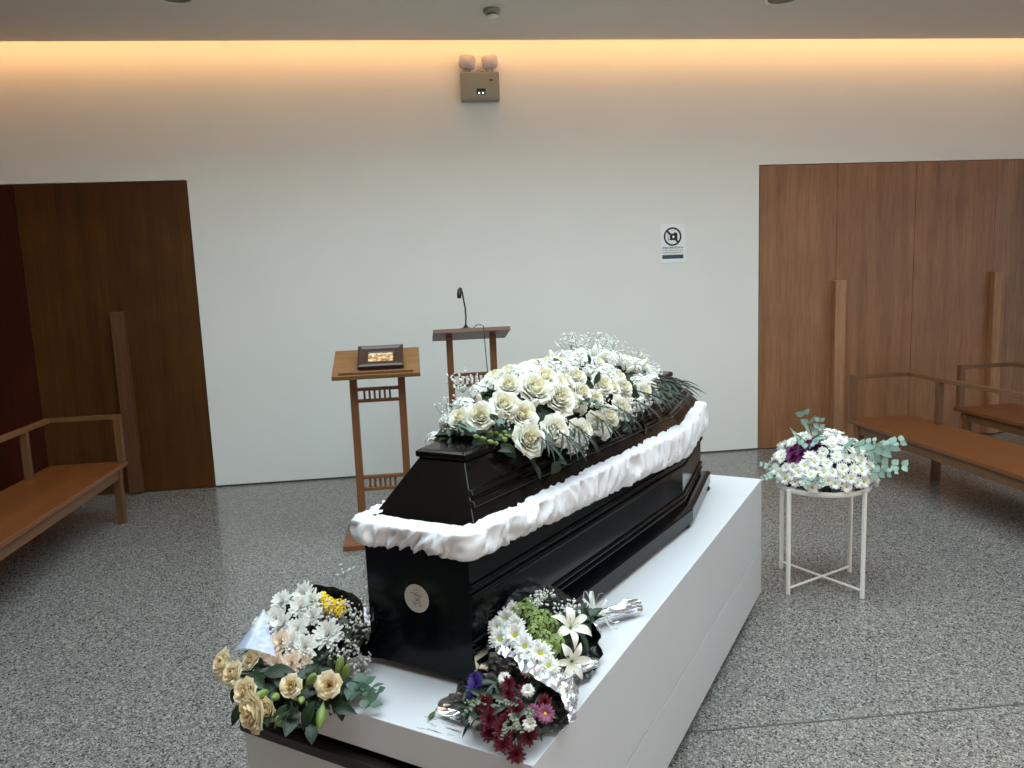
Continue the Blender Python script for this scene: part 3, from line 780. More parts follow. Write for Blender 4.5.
def euc_mesh(name, mats, seed, n=4, size=.175, L=1.0):
    """eucalyptus sprig along +y with paired rounded leaves"""
    rr = random.Random(seed); mb = MB()
    bend = rr.uniform(-.15,.15)
    P = lambda t: Vector((bend*t*t, L*t, .1*math.sin(t*2)))
    mb.tube([P(k/6) for k in range(7)], [.018,.016,.014,.012,.010,.008,.005], 5, 1)
    for k in range(n):
        tt = .15+.85*k/(n-1)
        for sd in (-1, 1):
            s = size*(1.1-.45*tt)*rr.uniform(.85,1.15)
            M = Matrix.Translation(P(tt)) @ Matrix.Rotation(-sd*rr.uniform(.7,1.25), 4, 'Z') @ Matrix.Rotation(rr.uniform(-.5,.9), 4, 'Y') @ Matrix.Rotation(rr.uniform(-.2,.5), 4, 'X')
            leaf_geo(mb, s*2.0, s*.8, 0, M, .12, .15, .8, 10)
    return mb.mesh(name, mats, True)
def lily_mesh(name, mats, seed):
    rr = random.Random(seed); mb = MB()
    for k in range(6):
        a = k*PI/3+rr.uniform(-.08,.08); w = .23 if k % 2 else .18; ca, sa = math.cos(a), math.sin(a)
        rec = rr.uniform(.8,1.1)
        def fn(s, t):
            q = (s-.5)*2; ww = w*math.sin(PI*(.1+.87*t)**1.0)*1.0
            x = .06+.98*t; z = .1+.62*math.sin(t*PI*.62)*rec*.75 - .32*t**3 + .25*q*q*ww
            y = q*ww; return (x*ca-y*sa, x*sa+y*ca, z)
        mb.grid(fn, 5, 8, 0)
    mb.tube([(0,0,-.45),(0,0,0),(0,0,.12)], [.05,.07,.08], 7, 1)
    for k in range(6):
        a = k*PI/3+.5; p = [(0,0,.1),(.1*math.cos(a),.1*math.sin(a),.4),(.24*math.cos(a),.24*math.sin(a),.62)]
        mb.tube(p, .012, 4, 1); mb.ball(p[-1], (.03,.03,.045), 2, 5, 4)
    return mb.mesh(name, mats, True)
def bud_mesh(name, mats):
    """closed lily bud, long along +z"""
    mb = MB()
    prof = [(.04,-.15),(.10,0),(.19,.2),(.235,.42),(.22,.66),(.14,.88),(.05,1.0),(0,1.03)]
    def fn(u, v):
        i = v*(len(prof)-1); k = min(int(i), len(prof)-2); f = i-k
        r = prof[k][0]*(1-f)+prof[k+1][0]*f; z = prof[k][1]*(1-f)+prof[k+1][1]*f
        a = 2*PI*u; r *= 1-.13*abs(math.cos(1.5*a))**3; return (r*math.cos(a), r*math.sin(a), z)
    mb.grid(fn, 18, 15, 0, None, True); mb.tube([(0,0,-.5),(0,0,-.1)], .04, 6, 1)
    return mb.mesh(name, mats, True)
def breath(mb, centre, rad, n, rr, r0=.0028, flat=None, root=None):
    """gypsophila: tiny puffs on hair-thin stems"""
    c = Vector(centre)
    for i in range(n):
        d = Vector((rr.gauss(0,1), rr.gauss(0,1), rr.gauss(0,1))).normalized()*rr.random()**.5
        p = c + Vector((d.x*rad[0], d.y*rad[1], d.z*rad[2]))
        if flat is not None: p.z = max(p.z, flat)
        r = r0*rr.uniform(.7,1.5)
        for q in range(3):
            mb.ball(p+Vector((rr.uniform(-1,1),rr.uniform(-1,1),rr.uniform(-1,1)))*r*.7, r*.8, 0, 5, 4)
        if i % 3 == 0:
            rt_ = Vector(root) if root else c-Vector((0,0,rad[2]))
            mb.tube([p, (p+rt_)/2+Vector((rr.uniform(-1,1),rr.uniform(-1,1),0))*.006, rt_], .0005, 3, 1, None, False)

T_rose = [rose_mesh('white_rose', [M_rose_i, M_rose_o, M_leaf], 10+i, [1,1.08,.9,1.02][i]) for i in range(4)]
T_champ = [rose_mesh('champagne_rose', [M_champ_i, M_champ_o, M_leaf], 40+i, [1,.9,1.05][i]) for i in range(3)]
T_mum = [mum_mesh('chrysanthemum', [M_mum, M_stem], 5+i) for i in range(3)]
T_mump = [mum_mesh('chrysanthemum', [M_mump, M_stem], 15+i) for i in range(2)]
T_pmum = [mum_mesh('chrysanthemum', [M_purp, M_stem], 25+i, 90) for i in range(2)]
T_rmum = [mum_mesh('chrysanthemum', [M_red, M_stem], 35+i, 60) for i in range(3)]
T_vmum = [mum_mesh('statice', [M_violet, M_stem], 45+i, 50) for i in range(2)]
T_daisy = [daisy_mesh('daisy', [M_mum, M_stem], 3+i, 15+i, 2) for i in range(4)]
T_mdaisy = [daisy_mesh('daisy', [M_mauve, M_stem], 9, 18, 2)]
T_bigd = [daisy_mesh('daisy', [M_mum, M_stem], 60+i, 22, 3, .12, .13) for i in range(3)]
T_eye = eye_mesh('centre', M_eye); T_eyey = eye_mesh('centre', M_eyey, .2)
T_clus = [cluster_mesh('blossom_cluster', [M_mum, M_lime], 70+i) for i in range(3)]
T_clusy = [cluster_mesh('yellow_blossom', [M_yel, M_eyey], 80+i, 20) for i in range(2)]
T_clusg = [cluster_mesh('green_blossom', [M_lime, M_leaf], 85+i, 24, .26) for i in range(2)]
T_leaf = leaf_mesh('leaf', M_leaf); T_palm = [palm_mesh('palm_leaf', M_palm, 90+i) for i in range(3)]
T_euc = [euc_mesh('eucalyptus_sprig', [M_euc, M_stem], 100+i) for i in range(3)]
T_eucd = [euc_mesh('eucalyptus_sprig', [M_eucd, M_stem], 110+i, 5, .18) for i in range(2)]
T_sil = [euc_mesh('silver_sprig', [M_silverleaf, M_stem], 120+i, 7, .075) for i in range(2)]
T_lily = [lily_mesh('lily', [M_rose_o, M_lime, M_eyey], 130+i) for i in range(2)]
T_bud = bud_mesh('lily_bud', [M_bud, M_stem])
T_wbud = bud_mesh('rosebud', [M_rose_o, M_stem])

def put(name, me, parent, p, n, s, roll=None, label=None):
    o = link(name, me, parent); o.matrix_local = aim(Vector(p), n, R.random()*6.28 if roll is None else roll, s)
    if label: o['label'] = label
    return o
def put_along(name, me, parent, p, d, nrm, s, label=None):
    """template lying along +y: y towards d, z near nrm"""
    y = Vector(d).normalized(); x = y.cross(Vector(nrm)).normalized(); z = x.cross(y)
    o = link(name, me, parent)
    o.matrix_local = Matrix(((x.x*s,y.x*s,z.x*s,p[0]),(x.y*s,y.y*s,z.y*s,p[1]),(x.z*s,y.z*s,z.z*s,p[2]),(0,0,0,1)))
    if label: o['label'] = label
    return o

# ------------------------------------------------------------------ flower spray on the coffin lid
UT=[-1.98,-1.9,-1.8,-1.65,-1.4,-1.1,-.8,-.5,-.28]; ZT=[1.10,1.14,1.20,1.25,1.265,1.265,1.24,1.16,1.09]; WT=[.06,.12,.17,.2,.215,.215,.2,.15,.05]
def mz(u, v):
    zc=float(np.interp(u,UT,ZT)); w=float(np.interp(u,UT,WT))
    return zc-(zc-1.05)*(abs(v-.42)/w)**2
def mn(u, v):
    e=.01
    n = Vector((-(mz(u+e,v)-mz(u-e,v))/(2*e), -(mz(u,v+e)-mz(u,v-e))/(2*e), 1)); 
    n.normalize(); return n
SP = Vector((-1.15, AX, 1.115))
sp = thing('flower_spray', 'long mound of white roses and blossoms on top of the black coffin', 'flower arrangement', G(*SP), ANG)
SL = lambda u, v, z: Vector((u,v,z))-SP
roses = [(-1.742,.273,.041),(-1.815,.376,.035),(-1.733,.35,.040),(-1.706,.309,.038),(-1.578,.334,.047),(-1.506,.293,.043),(-1.657,.375,.036),(-1.597,.453,.034),(-1.482,.35,.038),
 (-1.628,.252,.038),(-1.51,.231,.036),(-1.387,.225,.036),(-1.281,.227,.032),(-1.166,.229,.036),(-1.454,.278,.028),(-1.362,.283,.03),(-1.196,.283,.036),(-1.306,.262,.026),(-1.047,.263,.034),(-1.838,.425,.028),(-.879,.248,.032),(-1.52,.45,.032)]
used = []
for i, (u, v, r) in enumerate(roses):
    n = mn(u, v)+Vector((-.35,-.1,.0)); n.normalize()
    put('white_rose', T_rose[i % 4], sp, SL(u, v, mz(u,v)) - n*r*.35, n, r*1.08)
    used.append((u, v, r))
def free(u, v, r, k=.8): return all((u-a)**2+(v-c)**2 > (k*(r+q))**2 for a, c, q in used)
cnt = 0
for tr in range(6000):
    u = R.uniform(-1.80,-.36); w = float(np.interp(u,UT,WT)); v = .42+w*R.uniform(-.98,1.0)
    if u < -1.6 and v < .29: continue
    r = R.uniform(.026,.038)
    if not free(u, v, r, .60): continue
    n = mn(u, v)+Vector((R.uniform(-.3,.1),R.uniform(-.2,.2),0)); n.normalize()
    sc_ = 1 if u > -1.6 else .85
    k = R.random()
    if k < .62 or v > .46: put('blossom_cluster', T_clus[cnt % 3], sp, SL(u,v,mz(u,v)) - n*r*.45, n, r*1.15*sc_)
    elif k < .8: put('rosebud', T_wbud, sp, SL(u,v,mz(u,v)) - n*r*.5, n, r*1.5)
    else: put('white_rose', T_rose[cnt % 4], sp, SL(u,v,mz(u,v)) - n*r*.4, n, r*.95)
    used.append((u, v, r)); cnt += 1
    if cnt >= 170: break
# foliage bed (countless leaves) and palm blades round the hem
b = MB()
for i in range(380):
    u = R.uniform(-1.85,-.36); w = float(np.interp(u,UT,WT)); v = .42+w*R.uniform(-.97,.97)
    n = mn(u, v); q = aim(SL(u,v,mz(u,v)-.040), n+Vector((R.uniform(-.5,.5),R.uniform(-.5,.5),0)), R.random()*6.28, 1)
    leaf_geo(b, R.uniform(.04,.07), R.uniform(.010,.017), 0, q, .3, .3)
def moundcore(a, t):
    th = a*2*PI; u = -1.83+1.45*t; w = float(np.interp(u,UT,WT))*.72; zt = float(np.interp(u,UT,ZT))-.07
    x = math.cos(th)*w; zb = 1.118
    return SL(u, .42+x*.9, zb+max(.002,(max(zt,zb+.01)-zb))*max(0,math.sin(th))**.8)
b.grid(moundcore, 20, 30, 0, None, True)
o = part('foliage', b, M_leaf, sp, True, label='dark green foliage under the blossoms'); o['kind'] = 'stuff'
palms = [(-1.72,.26,(-.3,-1,-.6),.12),(-1.64,.24,(-.2,-1,-.7),.13),(-1.56,.23,(.1,-1,-.8),.12),(-.95,.25,(.3,-1,-.35),.18),(-.85,.26,(.5,-1,-.3),.2),(-.72,.28,(.8,-.8,-.3),.22),(-.62,.31,(1,-.5,-.25),.22),
         (-.52,.36,(1,-.2,-.2),.2),(-1.1,.22,(.2,-1,-.55),.13),(-1.25,.215,(0,-1,-.7),.12),(-.66,.27,(.3,-1,-.25),.2),(-.78,.25,(.1,-1,-.4),.18),(-.58,.3,(.6,-1,-.25),.19),(-1.42,.22,(.1,-1,-.7),.12)]
for i, (u, v, d, s) in enumerate(palms):
    put_along('palm_leaf', T_palm[i % 3], sp, SL(u, v, max(1.121, min(mz(u,v), 1.135))), d, Vector((0,-.5,1)), s)
for u, v, d, s in ((-1.33,.36,(-.2,.5,.8),.045),(-1.16,.34,(-.4,-.2,.8),.045),(-1.42,.39,(-.6,-.2,.6),.045),(-1.24,.29,(.3,-.3,.7),.045),(-1.69,.27,(-.3,-.8,-.3),.06),(-1.59,.25,(-.1,-.9,-.3),.05)):
    put_along('leaf', T_leaf, sp, SL(u, v, mz(u,v)), d, mn(u,v)+Vector((-.5,-.3,0)), s)
for u, v, d, s in ((-1.80,.33,(-.8,-.4,.1),.09),(-1.42,.27,(-.3,-.8,-.1),.08),(-1.86,.38,(-.9,-.1,.0),.08),(-1.35,.25,(-.2,-.9,-.2),.09)):
    put_along('eucalyptus_sprig', T_eucd[R.randrange(2)], sp, SL(u, v, mz(u,v)+.005), d, mn(u,v), s)
b = MB(); rr = random.Random(3)
for u, v, z, rad, n in ((-1.66,.24,1.10,(.05,.03,.035),50),(-1.53,.205,1.07,(.05,.02,.05),60),(-1.42,.22,1.09,(.05,.02,.04),40),(-1.15,.2,1.09,(.06,.02,.045),70),(-1.02,.215,1.09,(.06,.03,.03),40),(-1.72,.3,1.15,(.06,.04,.03),50),
        (-1.5,.3,1.2,(.09,.05,.03),60),(-1.82,.45,1.16,(.05,.05,.04),45),(-1.78,.5,1.19,(.05,.05,.04),30),(-1.7,.5,1.26,(.05,.05,.04),40),(-1.05,.45,1.305,(.08,.06,.04),90),(-.9,.42,1.285,(.09,.06,.045),100),(-.75,.42,1.26,(.07,.06,.04),70),(-.55,.4,1.2,(.08,.06,.04),60),(-.42,.38,1.14,(.05,.04,.03),30),(-1.3,.26,1.13,(.12,.03,.03),60),(-.6,.3,1.14,(.08,.04,.03),40)):
    breath(b, SL(u,v,z), rad, n, rr, .0027)
o = part('baby_breath', b, [M_mum, M_stem], sp, True, label='tiny white gypsophila sprays'); o['kind'] = 'stuff'
for k in range(14):
    put('green_bud', T_bud, sp, SL(-1.85+R.uniform(-.05,.08), .30+R.uniform(-.03,.05), 1.125+R.uniform(0,.02)), (-.8,R.uniform(-.8,.2),.3), R.uniform(.018,.03))

# ------------------------------------------------------------------ bouquet wraps
def loop_spline(pts, n):
    P = [Vector(p) for p in pts]; m = len(P); out = []
    for k in range(n):
        f = k*m/n; i = int(f); t = f-i
        a, b_, c, d = P[(i-1)%m], P[i%m], P[(i+1)%m], P[(i+2)%m]
        out.append(.5*((2*b_)+(-a+c)*t+(2*a-5*b_+4*c-d)*t*t+(-a+3*b_-3*c+d)*t**3))
    return out
def wrap_geo(mb, rim, tie, r_tie, rows=16, n=72, amp=.012, freq=22, belly=.0, floor=None, seed=0, mat=0, flip=False):
    L = loop_spline(rim, n); tie = Vector(tie); c = sum(L, Vector())/n; ax = (c-tie).normalized()
    vs = []
    for j in range(rows):
        f = j/(rows-1)
        for k in range(n):
            e = L[k]-tie; perp = e-ax*e.dot(ax); st = tie + (perp.normalized() if perp.length > 1e-6 else Vector())*r_tie
            p = st.lerp(L[k], f)
            if belly: p += (perp.normalized())*belly*math.sin(PI*f)
            q = Vector((p.x*freq+seed, p.y*freq, p.z*freq))
            w = amp*min(1, .25+f)
            p = p + perp.normalized()*w*(noise.noise(q)+.6*noise.noise(q*2.7)) + Vector((0,0,w*.5*noise.noise(q*1.7+Vector((9,9,9)))))
            if floor is not None and p.z < floor: p.z = floor + (floor-p.z)*.12
            vs.append(p)
    fs = []
    for j in range(rows-1):
        for k in range(n):
            q = (j*n+k, j*n+(k+1)%n, (j+1)*n+(k+1)%n, (j+1)*n+k)
            fs.append(q[::-1] if flip else q)
    mb.add(vs, fs, mat)
FL = PT+.002
# --- white daisy bouquet in silver foil, beside the coffin
DB = Vector((-1.93, .14, PT)); DL = lambda u, v, z: Vector((u,v,z))-DB
db = thing('daisy_bouquet', 'white daisy and lily bouquet in silver and black foil beside the coffin', 'bouquet', G(*DB), ANG)
rim = [DL(-1.74,.18,.69),DL(-1.82,.19,.735),DL(-1.90,.215,.765),DL(-1.98,.228,.745),DL(-2.065,.232,.69),DL(-2.105,.20,.635),DL(-2.11,.13,.605),DL(-2.05,.06,.595),DL(-1.96,.03,.595),DL(-1.87,.03,.60),DL(-1.80,.06,.635)]
b = MB(); wrap_geo(b, rim, DL(-1.70,.125,.615), .012, 18, 80, .014, 26, 0, FL-PT+.0, 1); part('foil_wrap', b, M_foil, db, label='crinkled silver foil wrap with black lining')
b = MB(); wrap_geo(b, [DL(-1.572,.066,.620),DL(-1.562,.049,.631),DL(-1.558,.030,.617),DL(-1.566,.025,.596),DL(-1.572,.045,.592),DL(-1.576,.062,.600)], DL(-1.70,.122,.615), .012, 10, 40, .006, 40, 0, FL-PT, 5); part('foil_tail', b, M_foil2, db, label='twisted silver foil end')
b = MB(); wrap_geo(b, [DL(-2.02,.270,.69),DL(-2.075,.262,.675),DL(-2.115,.235,.645),DL(-2.125,.20,.615),DL(-2.10,.19,.605),DL(-2.05,.21,.615),DL(-1.99,.24,.66)], DL(-1.96,.20,.63), .02, 8, 40, .006, 30, 0, FL-PT, 8); part('cream_wrap', b, M_cream, db, label='cream paper wrap edge')
b = MB()
def rib_loop(c, d, nrm, l, w):
    c = Vector(c); d = Vector(d).normalized(); nrm = Vector(nrm).normalized(); sd = d.cross(nrm)
    def fn(s, t):
        a = t*PI*1.9; p = c + d*(l*math.sin(a*.5)) + nrm*(l*.45*math.sin(a)) + sd*((s-.5)*w*(1-.3*math.sin(a*.5)))
        return p
    b.grid(fn, 3, 14)
for d, nr in (((.2,.6,.6),(.6,.2,.3)),((-.3,-.6,.5),(.5,-.3,.5)),((.5,-.5,.5),(.2,.5,.6)),((.1,.2,1),(1,.3,0)),((-.6,.1,.6),(.3,.7,.4))):
    rib_loop(DL(-1.70,.115,.638), d, nr, .05, .009)
for e in ((-1.66,.06,.60),(-1.72,.04,.61),(-1.64,.10,.62)):
    a = DL(-1.70,.115,.638); c = DL(*e); b.grid(lambda s, t: a.lerp(c, t)+Vector((0,(s-.5)*.008,.012*math.sin(t*PI*2))), 3, 10)
part('ribbon', b, M_ribbon, db, True, label='white ribbon bow')
b = MB(); rr = random.Random(21)
for i in range(130):
    u = rr.uniform(-2.06,-1.78); f = (u+2.06)/.28; v = .13-.02*f+rr.uniform(-.075,.08)*(1-.5*f); z = .675+rr.uniform(-.03,.02)
    leaf_geo(b, rr.uniform(.03,.06), rr.uniform(.008,.013), 0, aim(DL(u,v,z), (rr.uniform(-.8,.3),rr.uniform(-.6,.6),.7), rr.random()*6, 1), .3, .3)
for i in range(10):
    b.tube([DL(-1.70+rr.uniform(-.01,.01),.12,.618),DL(-1.85,.14+rr.uniform(-.03,.03),.635),DL(-2.0+rr.uniform(-.05,.05),.16+rr.uniform(-.05,.05),.665)], .0022, 5)
o = part('foliage', b, M_leaf, db, True); o['kind'] = 'stuff'
for i, (u, v, z, r) in enumerate(((-2.005,.215,.72,.030),(-2.075,.15,.725,.033),(-2.07,.195,.705,.030),(-2.10,.075,.71,.031),(-2.125,.09,.69,.028),(-2.095,.115,.715,.03),(-1.97,.215,.73,.026),(-2.03,.225,.71,.027),(-2.11,.05,.69,.026),(-2.04,.17,.73,.026))):
    n = Vector((-.75,-.25,.65)); o = put('daisy', T_bigd[i % 3], db, DL(u,v,z), n+Vector((R.uniform(-.2,.2),R.uniform(-.2,.2),0)), r)
    put('centre', T_eye, o, (0,0,.03), (0,0,1), 1.35, 0, 'yellow green daisy centre')
for i, (u, v, z) in enumerate(((-1.96,.20,.735),(-1.95,.175,.73),(-1.98,.155,.735),(-2.0,.13,.73),(-1.95,.14,.725),(-2.03,.10,.715),(-2.03,.125,.725),(-1.97,.11,.715),(-1.93,.195,.735),(-2.06,.07,.705),(-2.02,.075,.705),(-2.07,.09,.71))):
    put('green_blossom', T_clusg[i % 2], db, DL(u,v,z-.006), (-.5,-.2,.8), .024)
for p, n, s, ph in (((-1.955,.07,.705),(-.35,-.55,.75),.052,.3),((-2.025,.035,.665),(-.7,-.6,.4),.044,1.0)):
    put('lily', T_lily[0 if s > .06 else 1], db, DL(*p), n, s, ph)
put('lily_bud', T_bud, db, DL(-2.045,.055,.695), (-.4,.1,.8), .036, None, 'pale green lily bud')
b = MB(); breath(b, DL(-1.90,.17,.745), (.05,.03,.015), 60, rr, .0026); breath(b, DL(-1.89,.105,.725), (.045,.035,.02), 70, rr, .0026)
o = part('baby_breath', b, [M_mum, M_stem], db, True); o['kind'] = 'stuff'

# --- dark red bouquet at the near right corner of the plinth
RB = Vector((-2.2, .11, PT)); RL = lambda u, v, z: Vector((u,v,z))-RB
rb = thing('aster_bouquet', 'wine red aster bouquet in silver foil at the front corner of plinth', 'bouquet', G(*RB), ANG)
rim = [RL(-2.228,.272,.606),RL(-2.215,.238,.64),RL(-2.198,.20,.685),RL(-2.165,.175,.71),RL(-2.15,.14,.715),RL(-2.172,.075,.705),RL(-2.178,.022,.688),RL(-2.18,-.012,.66),RL(-2.168,-.022,.615),RL(-2.185,.0,.592),RL(-2.22,.06,.588),RL(-2.235,.14,.588),RL(-2.24,.22,.590)]
b = MB(); wrap_geo(b, rim, RL(-1.98,.075,.60), .022, 20, 96, .016, 36, .02, FL-PT, 3); part('foil_wrap', b, M_foil3, rb, label='crumpled silver foil wrap with black lining')
b = MB(); wrap_geo(b, [RL(-1.90,.055,.606),RL(-1.895,.04,.612),RL(-1.90,.02,.606),RL(-1.905,.025,.592),RL(-1.91,.05,.591)], RL(-1.98,.075,.60), .02, 8, 30, .004, 40, 0, FL-PT, 5); part('foil_tail', b, M_foil2, rb)
b = MB(); rr = random.Random(31)
for i in range(150):
    v = rr.uniform(.03,.20); u = -2.22+rr.uniform(-.05,.05); z = .625+rr.uniform(0,.03)+.3*max(0,(u+2.24))
    leaf_geo(b, rr.uniform(.03,.055), rr.uniform(.004,.008), 0, aim(RL(u,v,z), (rr.uniform(-.9,.1),rr.uniform(-.5,.5),.6), rr.random()*6, 1), .3, .3)
o = part('foliage', b, M_leaf, rb, True); o['kind'] = 'stuff'
reds = [(-2.239,.063,.66,.022),(-2.279,.105,.65,.021),(-2.246,.137,.66,.021),(-2.271,.065,.65,.023),(-2.288,.072,.64,.021),(-2.300,.063,.62,.022),(-2.291,.04,.598,.021),(-2.203,.10,.69,.018),(-2.27,.022,.63,.02),(-2.284,.104,.625,.02),
        (-2.275,.086,.62,.02),(-2.263,.04,.65,.022),(-2.262,.022,.64,.02),(-2.203,.06,.685,.018),(-2.205,.015,.67,.018),(-2.215,.095,.675,.018),(-2.25,.09,.655,.02),(-2.255,.12,.645,.018)]
for i, (u, v, z, r) in enumerate(reds):
    put('aster', T_rmum[i % 3], rb, RL(u,v,z-.006), Vector((-.7,-.3,.65))+Vector((R.uniform(-.3,.3),R.uniform(-.3,.3),0)), r*1.05)
for u, v, z, r in ((-2.228,.002,.655,.021),(-2.24,.024,.662,.016),(-2.24,.175,.63,.014)):
    o = put('pink_aster', T_mdaisy[0], rb, RL(u,v,z), (-.75,-.3,.6), r, None, 'mauve pink aster'); put('centre', T_eyey, o, (0,0,.02), (0,0,1), 1.0, 0)
for i, (u, v, z) in enumerate(((-2.205,.18,.668),(-2.212,.184,.66),(-2.222,.179,.65),(-2.198,.188,.672),(-2.23,.185,.64))):
    put('violet_statice', T_vmum[i % 2], rb, RL(u,v,z), (-.6,.1,.7), .018, None, 'deep violet statice')
for i, (u, v, z) in enumerate(((-2.268,.018,.65),(-2.195,.115,.69),(-2.265,.15,.625),(-2.21,.05,.685))):
    o = put('white_daisy', T_bigd[i % 3], rb, RL(u,v,z), (-.6,-.2,.7), .015, None, 'small white daisy'); put('centre', T_eyey, o, (0,0,.02), (0,0,1), 1.0, 0)
for i in range(9):
    u, v = -2.235+R.uniform(-.04,.03), R.uniform(.02,.17)
    put_along('silver_sprig', T_sil[i % 2], rb, RL(u, v, .655+R.uniform(-.01,.015)), (R.uniform(-1,-.2),R.uniform(-.8,.5),R.uniform(-.3,.4)), (-.4,0,1), R.uniform(.05,.075))

# --- white chrysanthemum bouquet, left front corner
CB = Vector((-2.19, .66, PT)); CL = lambda u, v, z: Vector((u,v,z))-CB
cb = thing('chrysanthemum_bouquet', 'white chrysanthemum bouquet with yellow blossoms in black wrap beside the coffin foot', 'bouquet', G(*CB), ANG)
chr_ = [(-2.155,0.800,0.725,.026),(-2.125,0.750,0.740,.030),(-2.145,0.705,0.740,.026),(-2.170,0.720,0.730,.026),(-2.215,0.800,0.690,.030),(-2.215,0.740,0.700,.030),(-2.205,0.770,0.705,.026),(-2.265,0.730,0.670,.027),(-2.250,0.675,0.680,.029),(-2.195,0.610,0.690,.033),(-2.245,0.640,0.675,.028),(-2.180,0.670,0.720,.024),(-2.220,0.685,0.700,.026)]
pink_ = [(-2.262,.70,.682,.026),(-2.305,.625,.665,.024),(-2.295,0.715,0.645,.026),(-2.295,0.685,0.645,.026),(-2.265,0.640,0.650,.028),(-2.315,0.675,0.625,.024)]
VIEW = Vector((-.70,-.1,.72))
for i, (u, v, z, r) in enumerate(chr_):
    put('chrysanthemum', T_mum[i % 3], cb, CL(u,v,z), VIEW+Vector((R.uniform(-.3,.3),R.uniform(-.3,.3),R.uniform(-.1,.2))), r*1.28)
for i, (u, v, z, r) in enumerate(pink_):
    put('chrysanthemum', T_mump[i % 2], cb, CL(u,v,z), VIEW+Vector((R.uniform(-.3,.1),R.uniform(-.3,.3),-.1)), r*1.35, None, 'blush chrysanthemum')
for i, (u, v, z) in enumerate(((-2.115,0.675,0.725),(-2.105,0.650,0.720),(-2.130,0.660,0.725),(-2.120,0.635,0.715),(-2.110,0.700,0.730))):
    put('yellow_blossom', T_clusy[i % 2], cb, CL(u,v,z), VIEW, .021, None, 'bright yellow blossom')
b = MB(); rr = random.Random(41)
for u, v, z, rad, n in ((-2.155,0.675,0.725,(.05,.045,.03),110),(-2.110,0.640,0.710,(.05,.05,.035),120),(-2.120,0.580,0.680,(.06,.035,.05),90),(-2.190,0.570,0.655,(.06,.03,.04),70),(-2.050,0.580,0.755,(.03,.03,.02),40),(-2.160,0.540,0.615,(.04,.03,.03),40),(-2.040,0.595,0.710,(.05,.03,.04),50),(-2.050,0.675,0.795,(.03,.025,.02),10)):
    breath(b, CL(u,v,z), rad, n, rr, .0029)
o = part('baby_breath', b, [M_mum, M_stem], cb, True, label='tiny white gypsophila sprays'); o['kind'] = 'stuff'
b = MB()
rimc = [CL(-2.06,.785,.735),CL(-2.06,.73,.745),CL(-2.065,.66,.745),CL(-2.085,.59,.725),CL(-2.135,.55,.69),CL(-2.21,.55,.645),CL(-2.27,.60,.625),CL(-2.30,.69,.63),CL(-2.28,.77,.645),CL(-2.20,.82,.68),CL(-2.11,.82,.715)]
wrap_geo(b, rimc, CL(-2.125,.695,.60), .02, 16, 80, .010, 24, .01, FL-PT, 12, 0); part('black_wrap', b, M_blackwrap, cb, label='black wrapping sheet')
b = MB()
fa, fb_, fc = CL(-2.24,.775,.745), CL(-2.352,.785,.672), CL(-2.305,.675,.672)
b.grid(lambda s, t: fa.lerp(fb_.lerp(fc, s), t) + Vector((-.02,.0,.03))*math.sin(PI*s)*t, 9, 9); part('cellophane_flap', b, M_cello, cb, True, label='bluish glossy cellophane flap')
b = MB()
fa, fb_, fc = CL(-2.05,.567,.775), CL(-2.095,.545,.70), CL(-2.12,.535,.705)
b.grid(lambda s, t: fa.lerp(fb_.lerp(fc, s), t), 4, 5); part('cellophane_flap', b, M_cello, cb, True)
b = MB()
for i in range(170):
    u, v = rr.uniform(-2.30,-2.09), rr.uniform(.57,.80); z = .66+rr.uniform(-.04,.015)+.3*(u+2.2)
    leaf_geo(b, rr.uniform(.03,.055), rr.uniform(.008,.014), 0, aim(CL(u,v,z), (rr.uniform(-.9,.1),rr.uniform(-.5,.5),.7), rr.random()*6, 1), .3, .3)
o = part('foliage', b, M_leaf, cb, True); o['kind'] = 'stuff'

# --- cream rose bouquet hanging over the plinth's front edge
QB = Vector((-2.27, .64, PT)); QL = lambda u, v, z: Vector((u,v,z))-QB
qb = thing('rose_bouquet', 'cream rose and lily bud bouquet hanging over the front edge of plinth', 'bouquet', G(*QB), ANG)
rs = [(-2.345,.80,.645,.031,(-.8,.4,.5)),(-2.37,.74,.645,.029,(-.8,.1,.5)),(-2.405,.665,.638,.028,(-.85,-.05,.45)),(-2.418,.618,.612,.042,(-.8,.25,.1)),(-2.355,.575,.645,.027,(-.75,-.2,.55)),(-2.315,.503,.645,.027,(-.7,-.45,.5)),(-2.315,.735,.655,.026,(-.6,.3,.6)),(-2.355,.775,.635,.026,(-.9,.4,.2)),(-2.40,.605,.61,.026,(-.8,0,.1))]
for i, (u, v, z, r, n) in enumerate(rs): put('cream_rose', T_champ[i % 3], qb, QL(u,v,z), n, r)
for u, v, z, d, s in ((-2.345,.54,.655,(-.1,-.6,.6),.046),(-2.37,.535,.635,(-.6,-.5,.2),.034),(-2.29,.50,.66,(.1,-.2,.8),.044),(-2.285,.485,.655,(-.1,-.4,.8),.04),(-2.385,.625,.635,(-.8,-.2,.3),.046),(-2.38,.60,.63,(-.6,-.4,.3),.04),(-2.35,.495,.615,(-.7,-.4,-.5),.05),(-2.405,.585,.598,(-.3,-.9,.0),.05)):
    put('lily_bud', T_bud, qb, QL(u,v,z), d, s, None, 'green lily bud')
b = MB(); rr = random.Random(51)
for i in range(120):
    u = rr.uniform(-2.40,-2.24); v = rr.uniform(.5,.74); z = .62+rr.uniform(-.02,.025)-.25*max(0,-2.33-u)
    leaf_geo(b, rr.uniform(.04,.07), rr.uniform(.012,.02), 0, aim(QL(u,v,z), (rr.uniform(-.8,.2),rr.uniform(-.5,.5),.8), rr.random()*6, 1), .3, .3)
o = part('foliage', b, M_leaf, qb, True); o['kind'] = 'stuff'
